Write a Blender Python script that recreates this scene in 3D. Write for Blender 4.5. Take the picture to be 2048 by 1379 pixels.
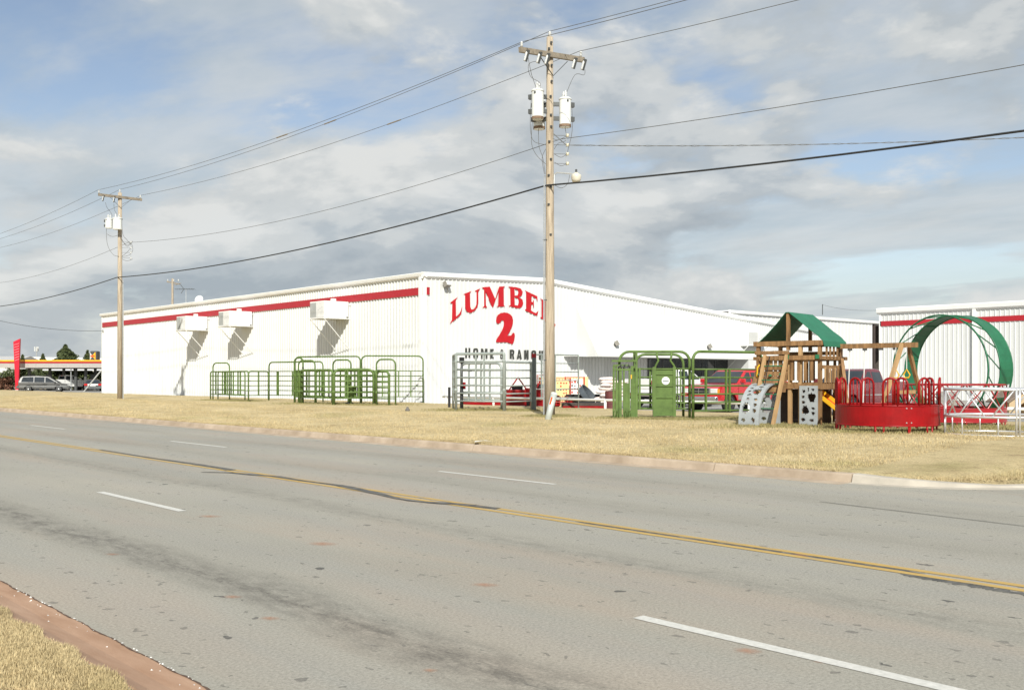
import bpy, bmesh, math, random
import numpy as np
from mathutils import Vector, Matrix, Quaternion
from mathutils.geometry import tessellate_polygon
random.seed(7); rng = np.random.default_rng(7)
PI = math.pi
for o in list(bpy.data.objects): bpy.data.objects.remove(o)
SC = bpy.context.scene
COL = SC.collection

# ------------------------------------------------------------------ camera, sky, sun, exposure
# world axes: +Y runs along the road, +X runs across it (away from the camera); z = 0 is the road surface
CAM_H = 1.80
YAW = math.atan2(1807.0, 2000.0)          # view direction measured from +Y towards +X
SN, CS = math.sin(YAW), math.cos(YAW)
cd = bpy.data.cameras.new('camera'); cam = bpy.data.objects.new('camera', cd); COL.objects.link(cam)
cam.location = (0, 0, CAM_H); cam.rotation_euler = (PI/2, 0, -YAW)
cd.sensor_width = 36.0; cd.lens = 36.0*2000/2048
cd.shift_y = (755-689.5)/2048.0
cd.clip_start = 0.1; cd.clip_end = 6000
SC.camera = cam

SUN_DIR = Vector((1.0, 1.24, -1.2)).normalized()      # direction the light travels
sl = bpy.data.lights.new('sun', 'SUN'); sl.energy = 3.5; sl.angle = math.radians(0.6); sl.color = (1.0, 0.975, 0.89)
so = bpy.data.objects.new('sun', sl); COL.objects.link(so); so.location = (-20, -20, 40)
so.rotation_euler = SUN_DIR.to_track_quat('-Z', 'Y').to_euler()

w = bpy.data.worlds.new('World'); SC.world = w; w.use_nodes = True
def build_world():
    nt = w.node_tree; N = nt.nodes; Lk = nt.links
    for n in list(N): N.remove(n)
    def nd(t, **k):
        n = N.new(t)
        for a, b in k.items(): setattr(n, a, b)
        return n
    def math_(op, a, b=None, c=None):
        n = nd('ShaderNodeMath', operation=op)
        for i, v in enumerate((a, b, c)):
            if v is None: continue
            if isinstance(v, (int, float)): n.inputs[i].default_value = v
            else: Lk.new(v, n.inputs[i])
        return n.outputs[0]
    def ramp(f, pts):
        n = nd('ShaderNodeValToRGB'); cr = n.color_ramp
        while len(cr.elements) < len(pts): cr.elements.new(0.5)
        for e, (p, c) in zip(cr.elements, pts):
            e.position = p; e.color = (c, c, c, 1) if isinstance(c, (int, float)) else (*c, 1)
        cr.interpolation = 'EASE'
        Lk.new(f, n.inputs[0]); return n.outputs[0]
    out = nd('ShaderNodeOutputWorld'); bg = nd('ShaderNodeBackground'); bg.inputs[1].default_value = 0.1
    sky = nd('ShaderNodeTexSky', sky_type='NISHITA'); sky.sun_disc = False
    sky.sun_elevation = math.asin(-SUN_DIR.z); sky.sun_rotation = math.atan2(-SUN_DIR.x, -SUN_DIR.y)
    sky.air_density = 1.0; sky.dust_density = 0.7; sky.altitude = 300
    tc = nd('ShaderNodeTexCoord'); sp = nd('ShaderNodeSeparateXYZ'); Lk.new(tc.outputs['Generated'], sp.inputs[0])
    zc = math_('ADD', math_('MAXIMUM', sp.outputs[2], 0.0), 0.13)
    u = math_('DIVIDE', sp.outputs[0], zc); v = math_('DIVIDE', sp.outputs[1], zc)
    cx = nd('ShaderNodeCombineXYZ'); Lk.new(u, cx.inputs[0]); Lk.new(v, cx.inputs[1])
    def plane(scale, detail, rough, off, st=(1.0, 0.55, 1), rot=0.8, dist=0.0):
        mp = nd('ShaderNodeMapping'); Lk.new(cx.outputs[0], mp.inputs[0])
        mp.inputs['Location'].default_value = off; mp.inputs['Rotation'].default_value = (0, 0, rot); mp.inputs['Scale'].default_value = st
        n = nd('ShaderNodeTexNoise'); n.inputs['Scale'].default_value = scale; n.inputs['Detail'].default_value = detail
        n.inputs['Roughness'].default_value = rough; n.inputs['Distortion'].default_value = dist
        Lk.new(mp.outputs[0], n.inputs['Vector']); return n.outputs['Fac']
    def heap(scale, off, up, detail=9, rough=0.55):
        mp = nd('ShaderNodeMapping'); Lk.new(tc.outputs['Generated'], mp.inputs[0])
        mp.inputs['Scale'].default_value = (1.0, 1.0, 2.3); mp.inputs['Location'].default_value = (off[0], off[1], off[2]+up)
        n = nd('ShaderNodeTexNoise'); n.inputs['Scale'].default_value = scale; n.inputs['Detail'].default_value = detail; n.inputs['Roughness'].default_value = rough; n.inputs['Distortion'].default_value = 0.2
        Lk.new(mp.outputs[0], n.inputs['Vector']); return n.outputs['Fac']
    # thin high sheet with pale blue gaps
    veil = ramp(plane(0.75, 7, 0.58, OFF1, dist=0.2), [(0.40, 0.08), (0.53, 0.80), (0.64, 0.95)])
    vcol = ramp(plane(1.5, 7, 0.6, OFF2), [(0.35, (3.05, 3.46, 3.72)), (0.62, (4.02, 4.22, 4.28))])
    # heaped clouds: bright where the mass thins upwards, grey underneath
    h0 = heap(3.1, OFF3, 0.0); h1 = heap(3.1, OFF3, 0.075)
    mass = ramp(h0, [(0.465, 0.0), (0.545, 1.0)])
    lit = math_('ADD', math_('MULTIPLY', math_('SUBTRACT', h0, h1), 2.6), 0.5)
    hcol = ramp(lit, [(0.22, (2.35, 2.68, 2.98)), (0.44, (3.02, 3.30, 3.50)), (0.60, (3.92, 4.09, 4.12)), (0.80, (4.78, 4.84, 4.74))])
    low = ramp(sp.outputs[2], [(0.0, 0.9), (0.16, 0.0)])
    veil = math_('MAXIMUM', veil, low)
    mx = nd('ShaderNodeMix', data_type='RGBA'); Lk.new(veil, mx.inputs[0])
    sc = nd('ShaderNodeVectorMath', operation='MULTIPLY'); Lk.new(sky.outputs[0], sc.inputs[0]); sc.inputs[1].default_value = (0.90, 0.82, 0.77)
    Lk.new(sc.outputs[0], mx.inputs[6]); Lk.new(vcol, mx.inputs[7])
    m2 = nd('ShaderNodeMix', data_type='RGBA'); Lk.new(math_('MULTIPLY', mass, 0.92), m2.inputs[0]); Lk.new(mx.outputs[2], m2.inputs[6]); Lk.new(hcol, m2.inputs[7])
    Lk.new(m2.outputs[2], bg.inputs[0]); Lk.new(bg.outputs[0], out.inputs[0])
OFF1 = (22.65, 29.99, 0.0); OFF2 = (14.34, 22.48, 0.0); OFF3 = (23.44, 15.73, 2.52)
build_world()
vs = SC.view_settings; vs.view_transform = 'Standard'; vs.look = 'None'; vs.gamma = 1.0; vs.use_curve_mapping = False
vs.exposure = 0.66
SC.render.engine = 'CYCLES'
SC.cycles.max_bounces = 6; SC.cycles.use_denoising = True

# ------------------------------------------------------------------ locating helpers (a place on the ground seen in a given direction)
def rho(px): return (px-1024)/2000.0
def pos(px, d): r = rho(px)*d; return (SN*d+CS*r, CS*d-SN*r)
def at(px, py, z=0.42): return pos(px, (CAM_H-z)*2000/(py-755))
def y_on_x(px, X): return X*(CS-SN*rho(px))/(SN+CS*rho(px))
def x_on_y(px, Y): return Y*(SN+CS*rho(px))/(CS-SN*rho(px))
def depth(X, Y): return SN*X+CS*Y
def on_front(px, py, Y):
    X = x_on_y(px, Y); return X, CAM_H-(py-755)/2000*depth(X, Y)
def on_side(px, py, X):
    Y = y_on_x(px, X); return Y, CAM_H-(py-755)/2000*depth(X, Y)
IMG_RIGHT = -YAW                            # heading of a thing whose local +x runs parallel to the picture plane

# ------------------------------------------------------------------ materials
MATS = {}
def mat(name, col, rough=0.6, metal=0.0, var=0.10, scale=4.0, bump=0.0, bscale=40.0, col2=None, spec=0.5, coat=0.0, stretch=None, detail=6):
    if name in MATS: return MATS[name]
    m = bpy.data.materials.new(name); m.use_nodes = True; nt = m.node_tree; N = nt.nodes; L = nt.links
    b = N['Principled BSDF']
    b.inputs['Roughness'].default_value = rough; b.inputs['Metallic'].default_value = metal
    b.inputs['Specular IOR Level'].default_value = spec; b.inputs['Coat Weight'].default_value = coat
    tc = N.new('ShaderNodeTexCoord'); n = N.new('ShaderNodeTexNoise')
    n.inputs['Scale'].default_value = scale; n.inputs['Detail'].default_value = detail; n.inputs['Roughness'].default_value = 0.62
    src = tc.outputs['Object']
    if stretch:
        mp = N.new('ShaderNodeMapping'); mp.inputs['Scale'].default_value = stretch; L.new(src, mp.inputs[0]); src = mp.outputs[0]
    L.new(src, n.inputs['Vector'])
    r = N.new('ShaderNodeValToRGB'); e = r.color_ramp.elements
    c2 = col2 or tuple(min(1, c*(1+var)) for c in col)
    c1 = tuple(c*(1-var) for c in col)
    e[0].position = 0.33; e[0].color = (*c1, 1); e[1].position = 0.67; e[1].color = (*c2, 1)
    L.new(n.outputs['Fac'], r.inputs[0]); L.new(r.outputs[0], b.inputs['Base Color'])
    if bump:
        n2 = N.new('ShaderNodeTexNoise'); n2.inputs['Scale'].default_value = bscale; n2.inputs['Detail'].default_value = 4
        L.new(src, n2.inputs['Vector'])
        bp = N.new('ShaderNodeBump'); bp.inputs['Strength'].default_value = bump; bp.inputs['Distance'].default_value = 0.02
        L.new(n2.outputs['Fac'], bp.inputs['Height']); L.new(bp.outputs[0], b.inputs['Normal'])
    MATS[name] = m; return m

def node_mat(name):
    m = bpy.data.materials.new(name); m.use_nodes = True; MATS[name] = m
    return m, m.node_tree.nodes, m.node_tree.links, m.node_tree.nodes['Principled BSDF']

def ramp_node(N, L, f, pts, interp='LINEAR'):
    r = N.new('ShaderNodeValToRGB'); cr = r.color_ramp; cr.interpolation = interp
    while len(cr.elements) < len(pts): cr.elements.new(0.5)
    for e, (p, c) in zip(cr.elements, pts):
        e.position = p; e.color = (c, c, c, 1) if isinstance(c, (int, float)) else (*c, 1)
    L.new(f, r.inputs[0]); return r.outputs[0]
def mixc(N, L, f, a, b, mode='MIX'):
    m = N.new('ShaderNodeMix'); m.data_type = 'RGBA'; m.blend_type = mode
    for i, v in ((0, f), (6, a), (7, b)):
        if isinstance(v, (int, float)): m.inputs[i].default_value = v
        elif isinstance(v, tuple): m.inputs[i].default_value = (*v, 1)
        else: L.new(v, m.inputs[i])
    return m.outputs[2]
def noise_node(N, L, src, scale, detail=5, rough=0.6, stretch=None, off=(0, 0, 0), dist=0):
    mp = N.new('ShaderNodeMapping'); mp.inputs['Scale'].default_value = stretch or (1, 1, 1); mp.inputs['Location'].default_value = off
    L.new(src, mp.inputs[0]); n = N.new('ShaderNodeTexNoise')
    n.inputs['Scale'].default_value = scale; n.inputs['Detail'].default_value = detail; n.inputs['Roughness'].default_value = rough; n.inputs['Distortion'].default_value = dist
    L.new(mp.outputs[0], n.inputs['Vector']); return n.outputs['Fac']

def asphalt_mat():
    m, N, L, b = node_mat('asphalt')
    g = N.new('ShaderNodeNewGeometry'); P = g.outputs['Position']
    sp = N.new('ShaderNodeSeparateXYZ'); L.new(P, sp.inputs[0])
    big = noise_node(N, L, P, 0.35, 5, 0.6, (1, 0.25, 1))
    base = ramp_node(N, L, big, [(0.3, (0.272, 0.258, 0.222)), (0.55, (0.316, 0.300, 0.258)), (0.72, (0.355, 0.326, 0.275))])
    # pinkish dust between the wheel tracks
    red = noise_node(N, L, P, 0.6, 4, 0.6, (1, 0.18, 1), (5, 3, 0))
    base = mixc(N, L, ramp_node(N, L, red, [(0.48, 0.0), (0.72, 0.5)]), base, (0.365, 0.285, 0.222))
    # lane-centre oil staining: dark strips along the lanes, broken up by noise
    wob = noise_node(N, L, P, 0.5, 4, 0.6, (1, 0.3, 1), (9, 1, 0))
    def strip(xc, half, amt, lo, hi):
        ma = N.new('ShaderNodeMath'); ma.operation = 'MULTIPLY_ADD'; L.new(wob, ma.inputs[0]); ma.inputs[1].default_value = 0.9; ma.inputs[2].default_value = -0.45-xc
        ad = N.new('ShaderNodeMath'); ad.operation = 'ADD'; L.new(sp.outputs[0], ad.inputs[0]); L.new(ma.outputs[0], ad.inputs[1])
        ab = N.new('ShaderNodeMath'); ab.operation = 'ABSOLUTE'; L.new(ad.outputs[0], ab.inputs[0])
        dv = N.new('ShaderNodeMath'); dv.operation = 'DIVIDE'; L.new(ab.outputs[0], dv.inputs[0]); dv.inputs[1].default_value = half
        f = ramp_node(N, L, dv.outputs[0], [(0.0, amt*0.8), (0.3, amt*0.5), (1.0, 0.0)], 'EASE')
        br = noise_node(N, L, P, 4.5, 10, 0.84, (1.5, 0.5, 1), (xc, 0, 0))
        k = ramp_node(N, L, br, [(lo, 0.12), (hi, 1.0)])
        mu = N.new('ShaderNodeMath'); mu.operation = 'MULTIPLY'; L.new(f, mu.inputs[0]); L.new(k, mu.inputs[1]); return mu.outputs[0]
    for xc, hf, am, lo, hi in ((4.05, 0.52, 1.0, 0.40, 0.60), (7.45, 0.5, 0.62, 0.42, 0.66), (10.5, 0.6, 0.32, 0.35, 0.62), (13.4, 0.7, 0.30, 0.35, 0.62)):
        base = mixc(N, L, strip(xc, hf, am, lo, hi), base, (0.085, 0.078, 0.068))
    # wheel tracks polished a little greyer
    for xc in (3.2, 4.95, 6.6, 8.3, 9.9, 11.4, 12.6, 14.4):
        base = mixc(N, L, strip(xc, 0.55, 0.28, 0.2, 0.5), base, (0.262, 0.262, 0.255))
    # small tar pits and drips
    vo = N.new('ShaderNodeTexVoronoi'); vo.inputs['Scale'].default_value = 3.2; vo.inputs['Randomness'].default_value = 1
    wn = N.new('ShaderNodeMapping'); wn.inputs['Scale'].default_value = (1.1, 0.75, 1); L.new(P, wn.inputs[0]); 
    dn = N.new('ShaderNodeTexNoise'); dn.inputs['Scale'].default_value = 9; L.new(P, dn.inputs['Vector'])
    av = N.new('ShaderNodeVectorMath'); av.operation = 'MULTIPLY_ADD'; L.new(dn.outputs['Color'], av.inputs[0]); av.inputs[1].default_value = (0.16, 0.16, 0); L.new(wn.outputs[0], av.inputs[2])
    L.new(av.outputs[0], vo.inputs['Vector'])
    sz = ramp_node(N, L, vo.outputs['Color'], [(0.44, 0.0), (0.58, 0.045), (0.80, 0.15)])
    lt = N.new('ShaderNodeMath'); lt.operation = 'LESS_THAN'; L.new(vo.outputs['Distance'], lt.inputs[0]); L.new(sz, lt.inputs[1])
    dens = ramp_node(N, L, noise_node(N, L, P, 0.7, 3, 0.5, (1, 0.35, 1), (2, 8, 0)), [(0.40, 0.15), (0.6, 0.85)])
    mu = N.new('ShaderNodeMath'); mu.operation = 'MULTIPLY'; L.new(lt.outputs[0], mu.inputs[0]); L.new(dens, mu.inputs[1])
    base = mixc(N, L, mu.outputs[0], base, (0.075, 0.072, 0.068))
    vo2 = N.new('ShaderNodeTexVoronoi'); vo2.inputs['Scale'].default_value = 10.0; L.new(av.outputs[0], vo2.inputs['Vector'])
    sz2 = ramp_node(N, L, vo2.outputs['Color'], [(0.50, 0.0), (0.62, 0.10), (0.85, 0.26)])
    lt2 = N.new('ShaderNodeMath'); lt2.operation = 'LESS_THAN'; L.new(vo2.outputs['Distance'], lt2.inputs[0]); L.new(sz2, lt2.inputs[1])
    mu2 = N.new('ShaderNodeMath'); mu2.operation = 'MULTIPLY'; L.new(lt2.outputs[0], mu2.inputs[0]); mu2.inputs[1].default_value = 0.6
    base = mixc(N, L, mu2.outputs[0], base, (0.12, 0.112, 0.10))
    # aggregate
    fine = noise_node(N, L, P, 42, 5, 0.85)
    base = mixc(N, L, 1.0, base, ramp_node(N, L, fine, [(0.30, 0.62), (0.70, 1.36)]), 'MULTIPLY')
    L.new(base, b.inputs['Base Color']); b.inputs['Roughness'].default_value = 0.88; b.inputs['Specular IOR Level'].default_value = 0.3
    bp = N.new('ShaderNodeBump'); bp.inputs['Strength'].default_value = 0.5; bp.inputs['Distance'].default_value = 0.006; L.new(fine, bp.inputs['Height']); L.new(bp.outputs[0], b.inputs['Normal'])
    return m
ASPH = asphalt_mat()

def grass_mat(name, blade=False):
    m, N, L, b = node_mat(name)
    g = N.new('ShaderNodeNewGeometry'); P = g.outputs['Position']
    a = noise_node(N, L, P, 0.55, 7, 0.68, (1, 0.6, 1))
    c = ramp_node(N, L, a, [(0.28, (0.37, 0.285, 0.155)), (0.42, (0.48, 0.385, 0.215)), (0.60, (0.56, 0.455, 0.265)), (0.8, (0.60, 0.495, 0.30))])
    d = noise_node(N, L, P, 2.6, 6, 0.7, (1, 0.5, 1), (4, 4, 0))
    c = mixc(N, L, ramp_node(N, L, d, [(0.56, 0.0), (0.70, 0.65)]), c, (0.26, 0.19, 0.11))
    gr = noise_node(N, L, P, 0.30, 5, 0.6, (1, 1, 1), (1, 9, 0))
    c = mixc(N, L, ramp_node(N, L, gr, [(0.56, 0.0), (0.72, 0.5)]), c, (0.27, 0.255, 0.095))
    sp2 = noise_node(N, L, P, 7.0, 6, 0.75, (1, 0.45, 1), (3, 1, 0))
    c = mixc(N, L, ramp_node(N, L, sp2, [(0.55, 0.0), (0.68, 0.75)]), c, (0.23, 0.17, 0.095))
    f = noise_node(N, L, P, 30, 4, 0.85)
    c = mixc(N, L, 1.0, c, ramp_node(N, L, f, [(0.28, 0.52), (0.72, 1.42)]), 'MULTIPLY')
    L.new(c, b.inputs['Base Color']); b.inputs['Roughness'].default_value = 0.9; b.inputs['Specular IOR Level'].default_value = 0.15
    if not blade:
        bp = N.new('ShaderNodeBump'); bp.inputs['Strength'].default_value = 0.9; bp.inputs['Distance'].default_value = 0.03
        L.new(noise_node(N, L, P, 22, 5, 0.8), bp.inputs['Height']); L.new(bp.outputs[0], b.inputs['Normal'])
    return m
GRASS = grass_mat('dry_grass'); BLADE = grass_mat('dry_grass_blade', True)

WHITE = mat('white_painted_steel', (0.655, 0.66, 0.645), 0.5, var=0.05, scale=0.9, stretch=(1, 1, 0.25))
TRIM = mat('white_trim', (0.80, 0.80, 0.78), 0.38, var=0.03, scale=1.5)
ACW = mat('white_cabinet', (0.80, 0.795, 0.765), 0.45, var=0.04, scale=2.5)
GRILLE = mat('grey_louvre', (0.34, 0.35, 0.34), 0.6)
RED_TRIM = mat('red_trim', (0.40, 0.014, 0.024), 0.42, var=0.06, scale=2)
RED_PAINT = mat('red_sign_paint', (0.47, 0.004, 0.010), 0.5, var=0.08, scale=2)
BLACK_PAINT = mat('black_sign_paint', (0.045, 0.047, 0.040), 0.6, var=0.2, scale=4)
WOODPOLE = mat('weathered_pole', (0.37, 0.295, 0.215), 0.85, var=0.32, scale=3.0, stretch=(9, 9, 0.35), bump=0.8, bscale=5, col2=(0.54, 0.455, 0.345))
GREYWOOD = mat('grey_crossarm', (0.23, 0.195, 0.15), 0.9, var=0.25, scale=6)
DARKSTEEL = mat('dark_steel', (0.09, 0.095, 0.095), 0.55, 0.3, var=0.2)
GALV = mat('galvanised_steel', (0.62, 0.64, 0.65), 0.38, 0.75, var=0.12, scale=12)
PORC = mat('grey_porcelain', (0.62, 0.63, 0.62), 0.25, var=0.05)
TANKW = mat('transformer_paint', (0.70, 0.715, 0.70), 0.35, var=0.05, scale=3, stretch=(1, 1, 0.3))
RUSTY = mat('rusty_base', (0.20, 0.13, 0.085), 0.8, var=0.3, scale=9)
WIRE = mat('weathered_wire', (0.13, 0.13, 0.125), 0.6, 0.3)
CABLE = mat('black_cable', (0.022, 0.023, 0.025), 0.6)
PGREEN = mat('panel_green', (0.085, 0.150, 0.035), 0.5, var=0.2, scale=3, col2=(0.135, 0.205, 0.058), spec=0.35)
PGREEN2 = mat('chute_green', (0.095, 0.155, 0.038), 0.5, var=0.2, scale=4, spec=0.35)
GREYGREEN = mat('panel_grey', (0.30, 0.335, 0.315), 0.45, 0.1, var=0.14, scale=4)
HOOPGREEN = mat('hoop_green', (0.016, 0.125, 0.058), 0.4, var=0.15, scale=3, spec=0.4)
RED_ENAMEL = mat('red_enamel', (0.27, 0.003, 0.005), 0.38, var=0.16, scale=3, spec=0.3)
SILVER = mat('zinc_tube', (0.66, 0.67, 0.69), 0.34, 0.6, var=0.08, scale=14)
CEDAR = mat('cedar', (0.20, 0.105, 0.040), 0.75, var=0.35, scale=2.0, stretch=(5, 5, 0.7), col2=(0.34, 0.19, 0.08))
CEDAR2 = mat('pale_cedar', (0.42, 0.265, 0.125), 0.75, var=0.18, scale=2.0, stretch=(5, 5, 0.7))
CANVAS = mat('green_canvas', (0.014, 0.140, 0.075), 0.6, var=0.10, scale=2)
GREYPLAS = mat('grey_plastic', (0.33, 0.355, 0.365), 0.5, var=0.10, scale=5)
YELLOWP = mat('yellow_plastic', (0.80, 0.44, 0.02), 0.35)
REDP = mat('red_plastic', (0.55, 0.02, 0.02), 0.35)
BLACKR = mat('black_rubber', (0.018, 0.018, 0.019), 0.75)
CHROME = mat('chrome', (0.75, 0.76, 0.77), 0.15, 1.0, var=0.03)
GLASSD = mat('dark_glass', (0.020, 0.024, 0.026), 0.06, var=0.3, scale=0.7, spec=0.8)
CARGLASS = mat('car_glass', (0.020, 0.027, 0.034), 0.05, var=0.4, scale=1.3, spec=0.9)
LAMPG = mat('lamp_lens', (0.72, 0.73, 0.72), 0.12, coat=0.5)
TAILR = mat('tail_lens', (0.50, 0.01, 0.012), 0.18, coat=0.5)
AMBER = mat('amber_lens', (0.75, 0.28, 0.02), 0.2)
CONC = mat('kerb_concrete', (0.37, 0.285, 0.205), 0.9, var=0.16, scale=1.6, bump=0.3, bscale=60, col2=(0.46, 0.37, 0.28))
GUTTER = mat('red_dusted_gutter', (0.37, 0.215, 0.130), 0.92, var=0.14, scale=5, bump=0.15, bscale=120, col2=(0.43, 0.275, 0.185), stretch=(1, 0.25, 1), detail=10)
LOT = mat('lot_concrete', (0.27, 0.262, 0.245), 0.9, var=0.15, scale=0.8)
EARTH = mat('far_ground', (0.34, 0.26, 0.14), 0.95, var=0.25, scale=0.06)
TAR = mat('tar_seal', (0.060, 0.059, 0.055), 0.75, var=0.25, scale=7, col2=(0.16, 0.152, 0.135), detail=9)
BAGW = mat('feed_bag', (0.74, 0.71, 0.67), 0.6, var=0.08, scale=6, col2=(0.80, 0.66, 0.62))
TANKG = mat('dark_tank', (0.085, 0.10, 0.115), 0.5, var=0.2)
POSTER = mat('poster_white', (0.80, 0.79, 0.76), 0.5)
POSTER_Y = mat('poster_yellow', (0.80, 0.60, 0.28), 0.5)
TAN = mat('tan_plastic', (0.48, 0.36, 0.215), 0.6)
BROWNROOF = mat('brown_shingle', (0.20, 0.15, 0.115), 0.9, var=0.3, scale=12)
FOL_D = mat('cedar_foliage', (0.045, 0.070, 0.022), 0.8, var=0.45, scale=3, col2=(0.11, 0.135, 0.045))
FOL_R = mat('rust_foliage', (0.16, 0.075, 0.045), 0.8, var=0.4, scale=4)
BARK = mat('bark', (0.12, 0.085, 0.06), 0.9, var=0.3)
BRICKD = mat('dark_wall', (0.060, 0.045, 0.038), 0.8, var=0.25)

# ------------------------------------------------------------------ mesh helpers
class MB:
    def __init__(s): s.v = []; s.f = []
    def add(s, vs, fs):
        o = len(s.v); s.v += [tuple(p) for p in vs]; s.f += [tuple(i+o for i in f) for f in fs]; return s
    def bx(s, x0, x1, y0, y1, z0, z1):
        return s.add([(x0,y0,z0),(x1,y0,z0),(x1,y1,z0),(x0,y1,z0),(x0,y0,z1),(x1,y0,z1),(x1,y1,z1),(x0,y1,z1)],
                     [(0,3,2,1),(4,5,6,7),(0,1,5,4),(1,2,6,5),(2,3,7,6),(3,0,4,7)])
    def bar(s, p0, p1, w, h, up=(0,0,1)):
        p0 = Vector(p0); p1 = Vector(p1); t = (p1-p0).normalized(); u = Vector(up)
        if abs(t.dot(u)) > 0.97: u = Vector((1,0,0))
        a = t.cross(u).normalized()*w/2; b = a.cross(t).normalized()*h/2
        return s.add([p0-a-b,p0+a-b,p0+a+b,p0-a+b,p1-a-b,p1+a-b,p1+a+b,p1-a+b],
                     [(0,1,2,3),(7,6,5,4),(0,4,5,1),(1,5,6,2),(2,6,7,3),(3,7,4,0)])
    def tube(s, pts, r, n=7, closed=False):
        pts = [Vector(p) for p in pts]; k = len(pts); rings = []
        rr = r if isinstance(r, (list, tuple)) else [r]*k
        prev = None
        for i, p in enumerate(pts):
            if closed: t = pts[(i+1) % k]-pts[i-1]
            else: t = pts[min(i+1, k-1)]-pts[max(i-1, 0)]
            t.normalize()
            if prev is None:
                a = t.orthogonal().normalized()
            else:
                a = prev-t*prev.dot(t)
                a = a.normalized() if a.length > 1e-6 else t.orthogonal().normalized()
            prev = a; b = t.cross(a)
            rings.append([p+(a*math.cos(2*PI*j/n)+b*math.sin(2*PI*j/n))*rr[i] for j in range(n)])
        vs = [q for rg in rings for q in rg]; fs = []
        m = k if closed else k-1
        for i in range(m):
            for j in range(n):
                a = i*n+j; b = i*n+(j+1) % n; c = ((i+1) % k)*n+(j+1) % n; d = ((i+1) % k)*n+j
                fs.append((a, b, c, d))
        if not closed: fs += [tuple(range(n-1, -1, -1)), tuple((k-1)*n+j for j in range(n))]
        return s.add(vs, fs)
    def lathe(s, prof, n=16, c=(0,0,0), axis='z'):
        vs = []; fs = []; k = len(prof)
        for r, z in prof:
            for j in range(n):
                a = 2*PI*j/n; x, y = r*math.cos(a), r*math.sin(a)
                if axis == 'z': p = (x, y, z)
                elif axis == 'y': p = (x, z, y)
                else: p = (z, x, y)
                vs.append((p[0]+c[0], p[1]+c[1], p[2]+c[2]))
        for i in range(k-1):
            for j in range(n):
                fs.append((i*n+j, i*n+(j+1) % n, (i+1)*n+(j+1) % n, (i+1)*n+j))
        fs += [tuple(range(n-1, -1, -1)), tuple((k-1)*n+j for j in range(n))]
        return s.add(vs, fs)
    def prism(s, poly, fn, d0, d1, holes=()):
        loops = [list(poly)]+[list(h) for h in holes]
        flat = [p for l in loops for p in l]; n = len(flat)
        vs = [fn(p[0], p[1], d0) for p in flat]+[fn(p[0], p[1], d1) for p in flat]; fs = []
        if len(loops) == 1 and False: pass
        tri = tessellate_polygon([[Vector((p[0], p[1], 0)) for p in l] for l in loops])
        for t in tri: fs.append(tuple(t)); fs.append(tuple(i+n for i in reversed(t)))
        o = 0
        for l in loops:
            k = len(l)
            for i in range(k):
                a = o+i; b = o+(i+1) % k; fs.append((a, b, b+n, a+n))
            o += k
        return s.add(vs, fs)
    def loft(s, secs, cap=True):
        n = len(secs[0]); vs = [p for q in secs for p in q]; fs = []
        for i in range(len(secs)-1):
            for j in range(n): fs.append((i*n+j, i*n+(j+1) % n, (i+1)*n+(j+1) % n, (i+1)*n+j))
        if cap: fs += [tuple(range(n-1, -1, -1)), tuple((len(secs)-1)*n+j for j in range(n))]
        return s.add(vs, fs)
    def mesh(s, name, m, smooth=False):
        me = bpy.data.meshes.new(name); me.from_pydata(s.v, [], s.f)
        bm = bmesh.new(); bm.from_mesh(me); bmesh.ops.recalc_face_normals(bm, faces=bm.faces); bm.to_mesh(me); bm.free()
        me.materials.append(m)
        if smooth: me.polygons.foreach_set('use_smooth', [True]*len(me.polygons))
        return me
    def build(s, name, m, parent=None, smooth=False, bevel=0, seg=2):
        o = bpy.data.objects.new(name, s.mesh(name, m, smooth or bevel > 0)); COL.objects.link(o)
        if parent: o.parent = parent
        if bevel:
            b = o.modifiers.new('bevel', 'BEVEL'); b.width = bevel; b.segments = seg; b.limit_method = 'ANGLE'; b.angle_limit = math.radians(35); b.harden_normals = True
        return o
def inst(name, me, parent, loc=(0,0,0), rot=(0,0,0)):
    o = bpy.data.objects.new(name, me); COL.objects.link(o); o.parent = parent; o.location = loc; o.rotation_euler = rot; return o
def tag(o, label, cat, group=None):
    o['label'] = label; o['category'] = cat
    if group: o['group'] = group
    return o
def thing(name, label, cat, loc=(0,0,0), rz=0, group=None):
    o = bpy.data.objects.new(name, None); COL.objects.link(o); o.location = loc; o.rotation_euler = (0, 0, rz); o.empty_display_size = 0.3
    return tag(o, label, cat, group)
def struct(o): o['kind'] = 'structure'; return o
def copy_tree(o, parent=None):
    c = o.copy(); COL.objects.link(c); c.parent = parent
    for ch in list(o.children): copy_tree(ch, c)
    return c
def arc(c, r, a0, a1, n, plane='xz', off=0):
    out = []
    for i in range(n+1):
        a = a0+(a1-a0)*i/n; p = (c[0]+r*math.cos(a), c[1]+r*math.sin(a))
        out.append((p[0], off, p[1]) if plane == 'xz' else (p[0], p[1], off))
    return out
def bow_pts(L, h, r, z0=0.0, x0=0.0):
    r = min(r, L/2-0.01)
    return [(x0, 0, z0)]+arc((x0+r, h-r), r, PI, PI/2, 5)+arc((x0+L-r, h-r), r, PI/2, 0, 5)+[(x0+L, 0, z0)]

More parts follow.
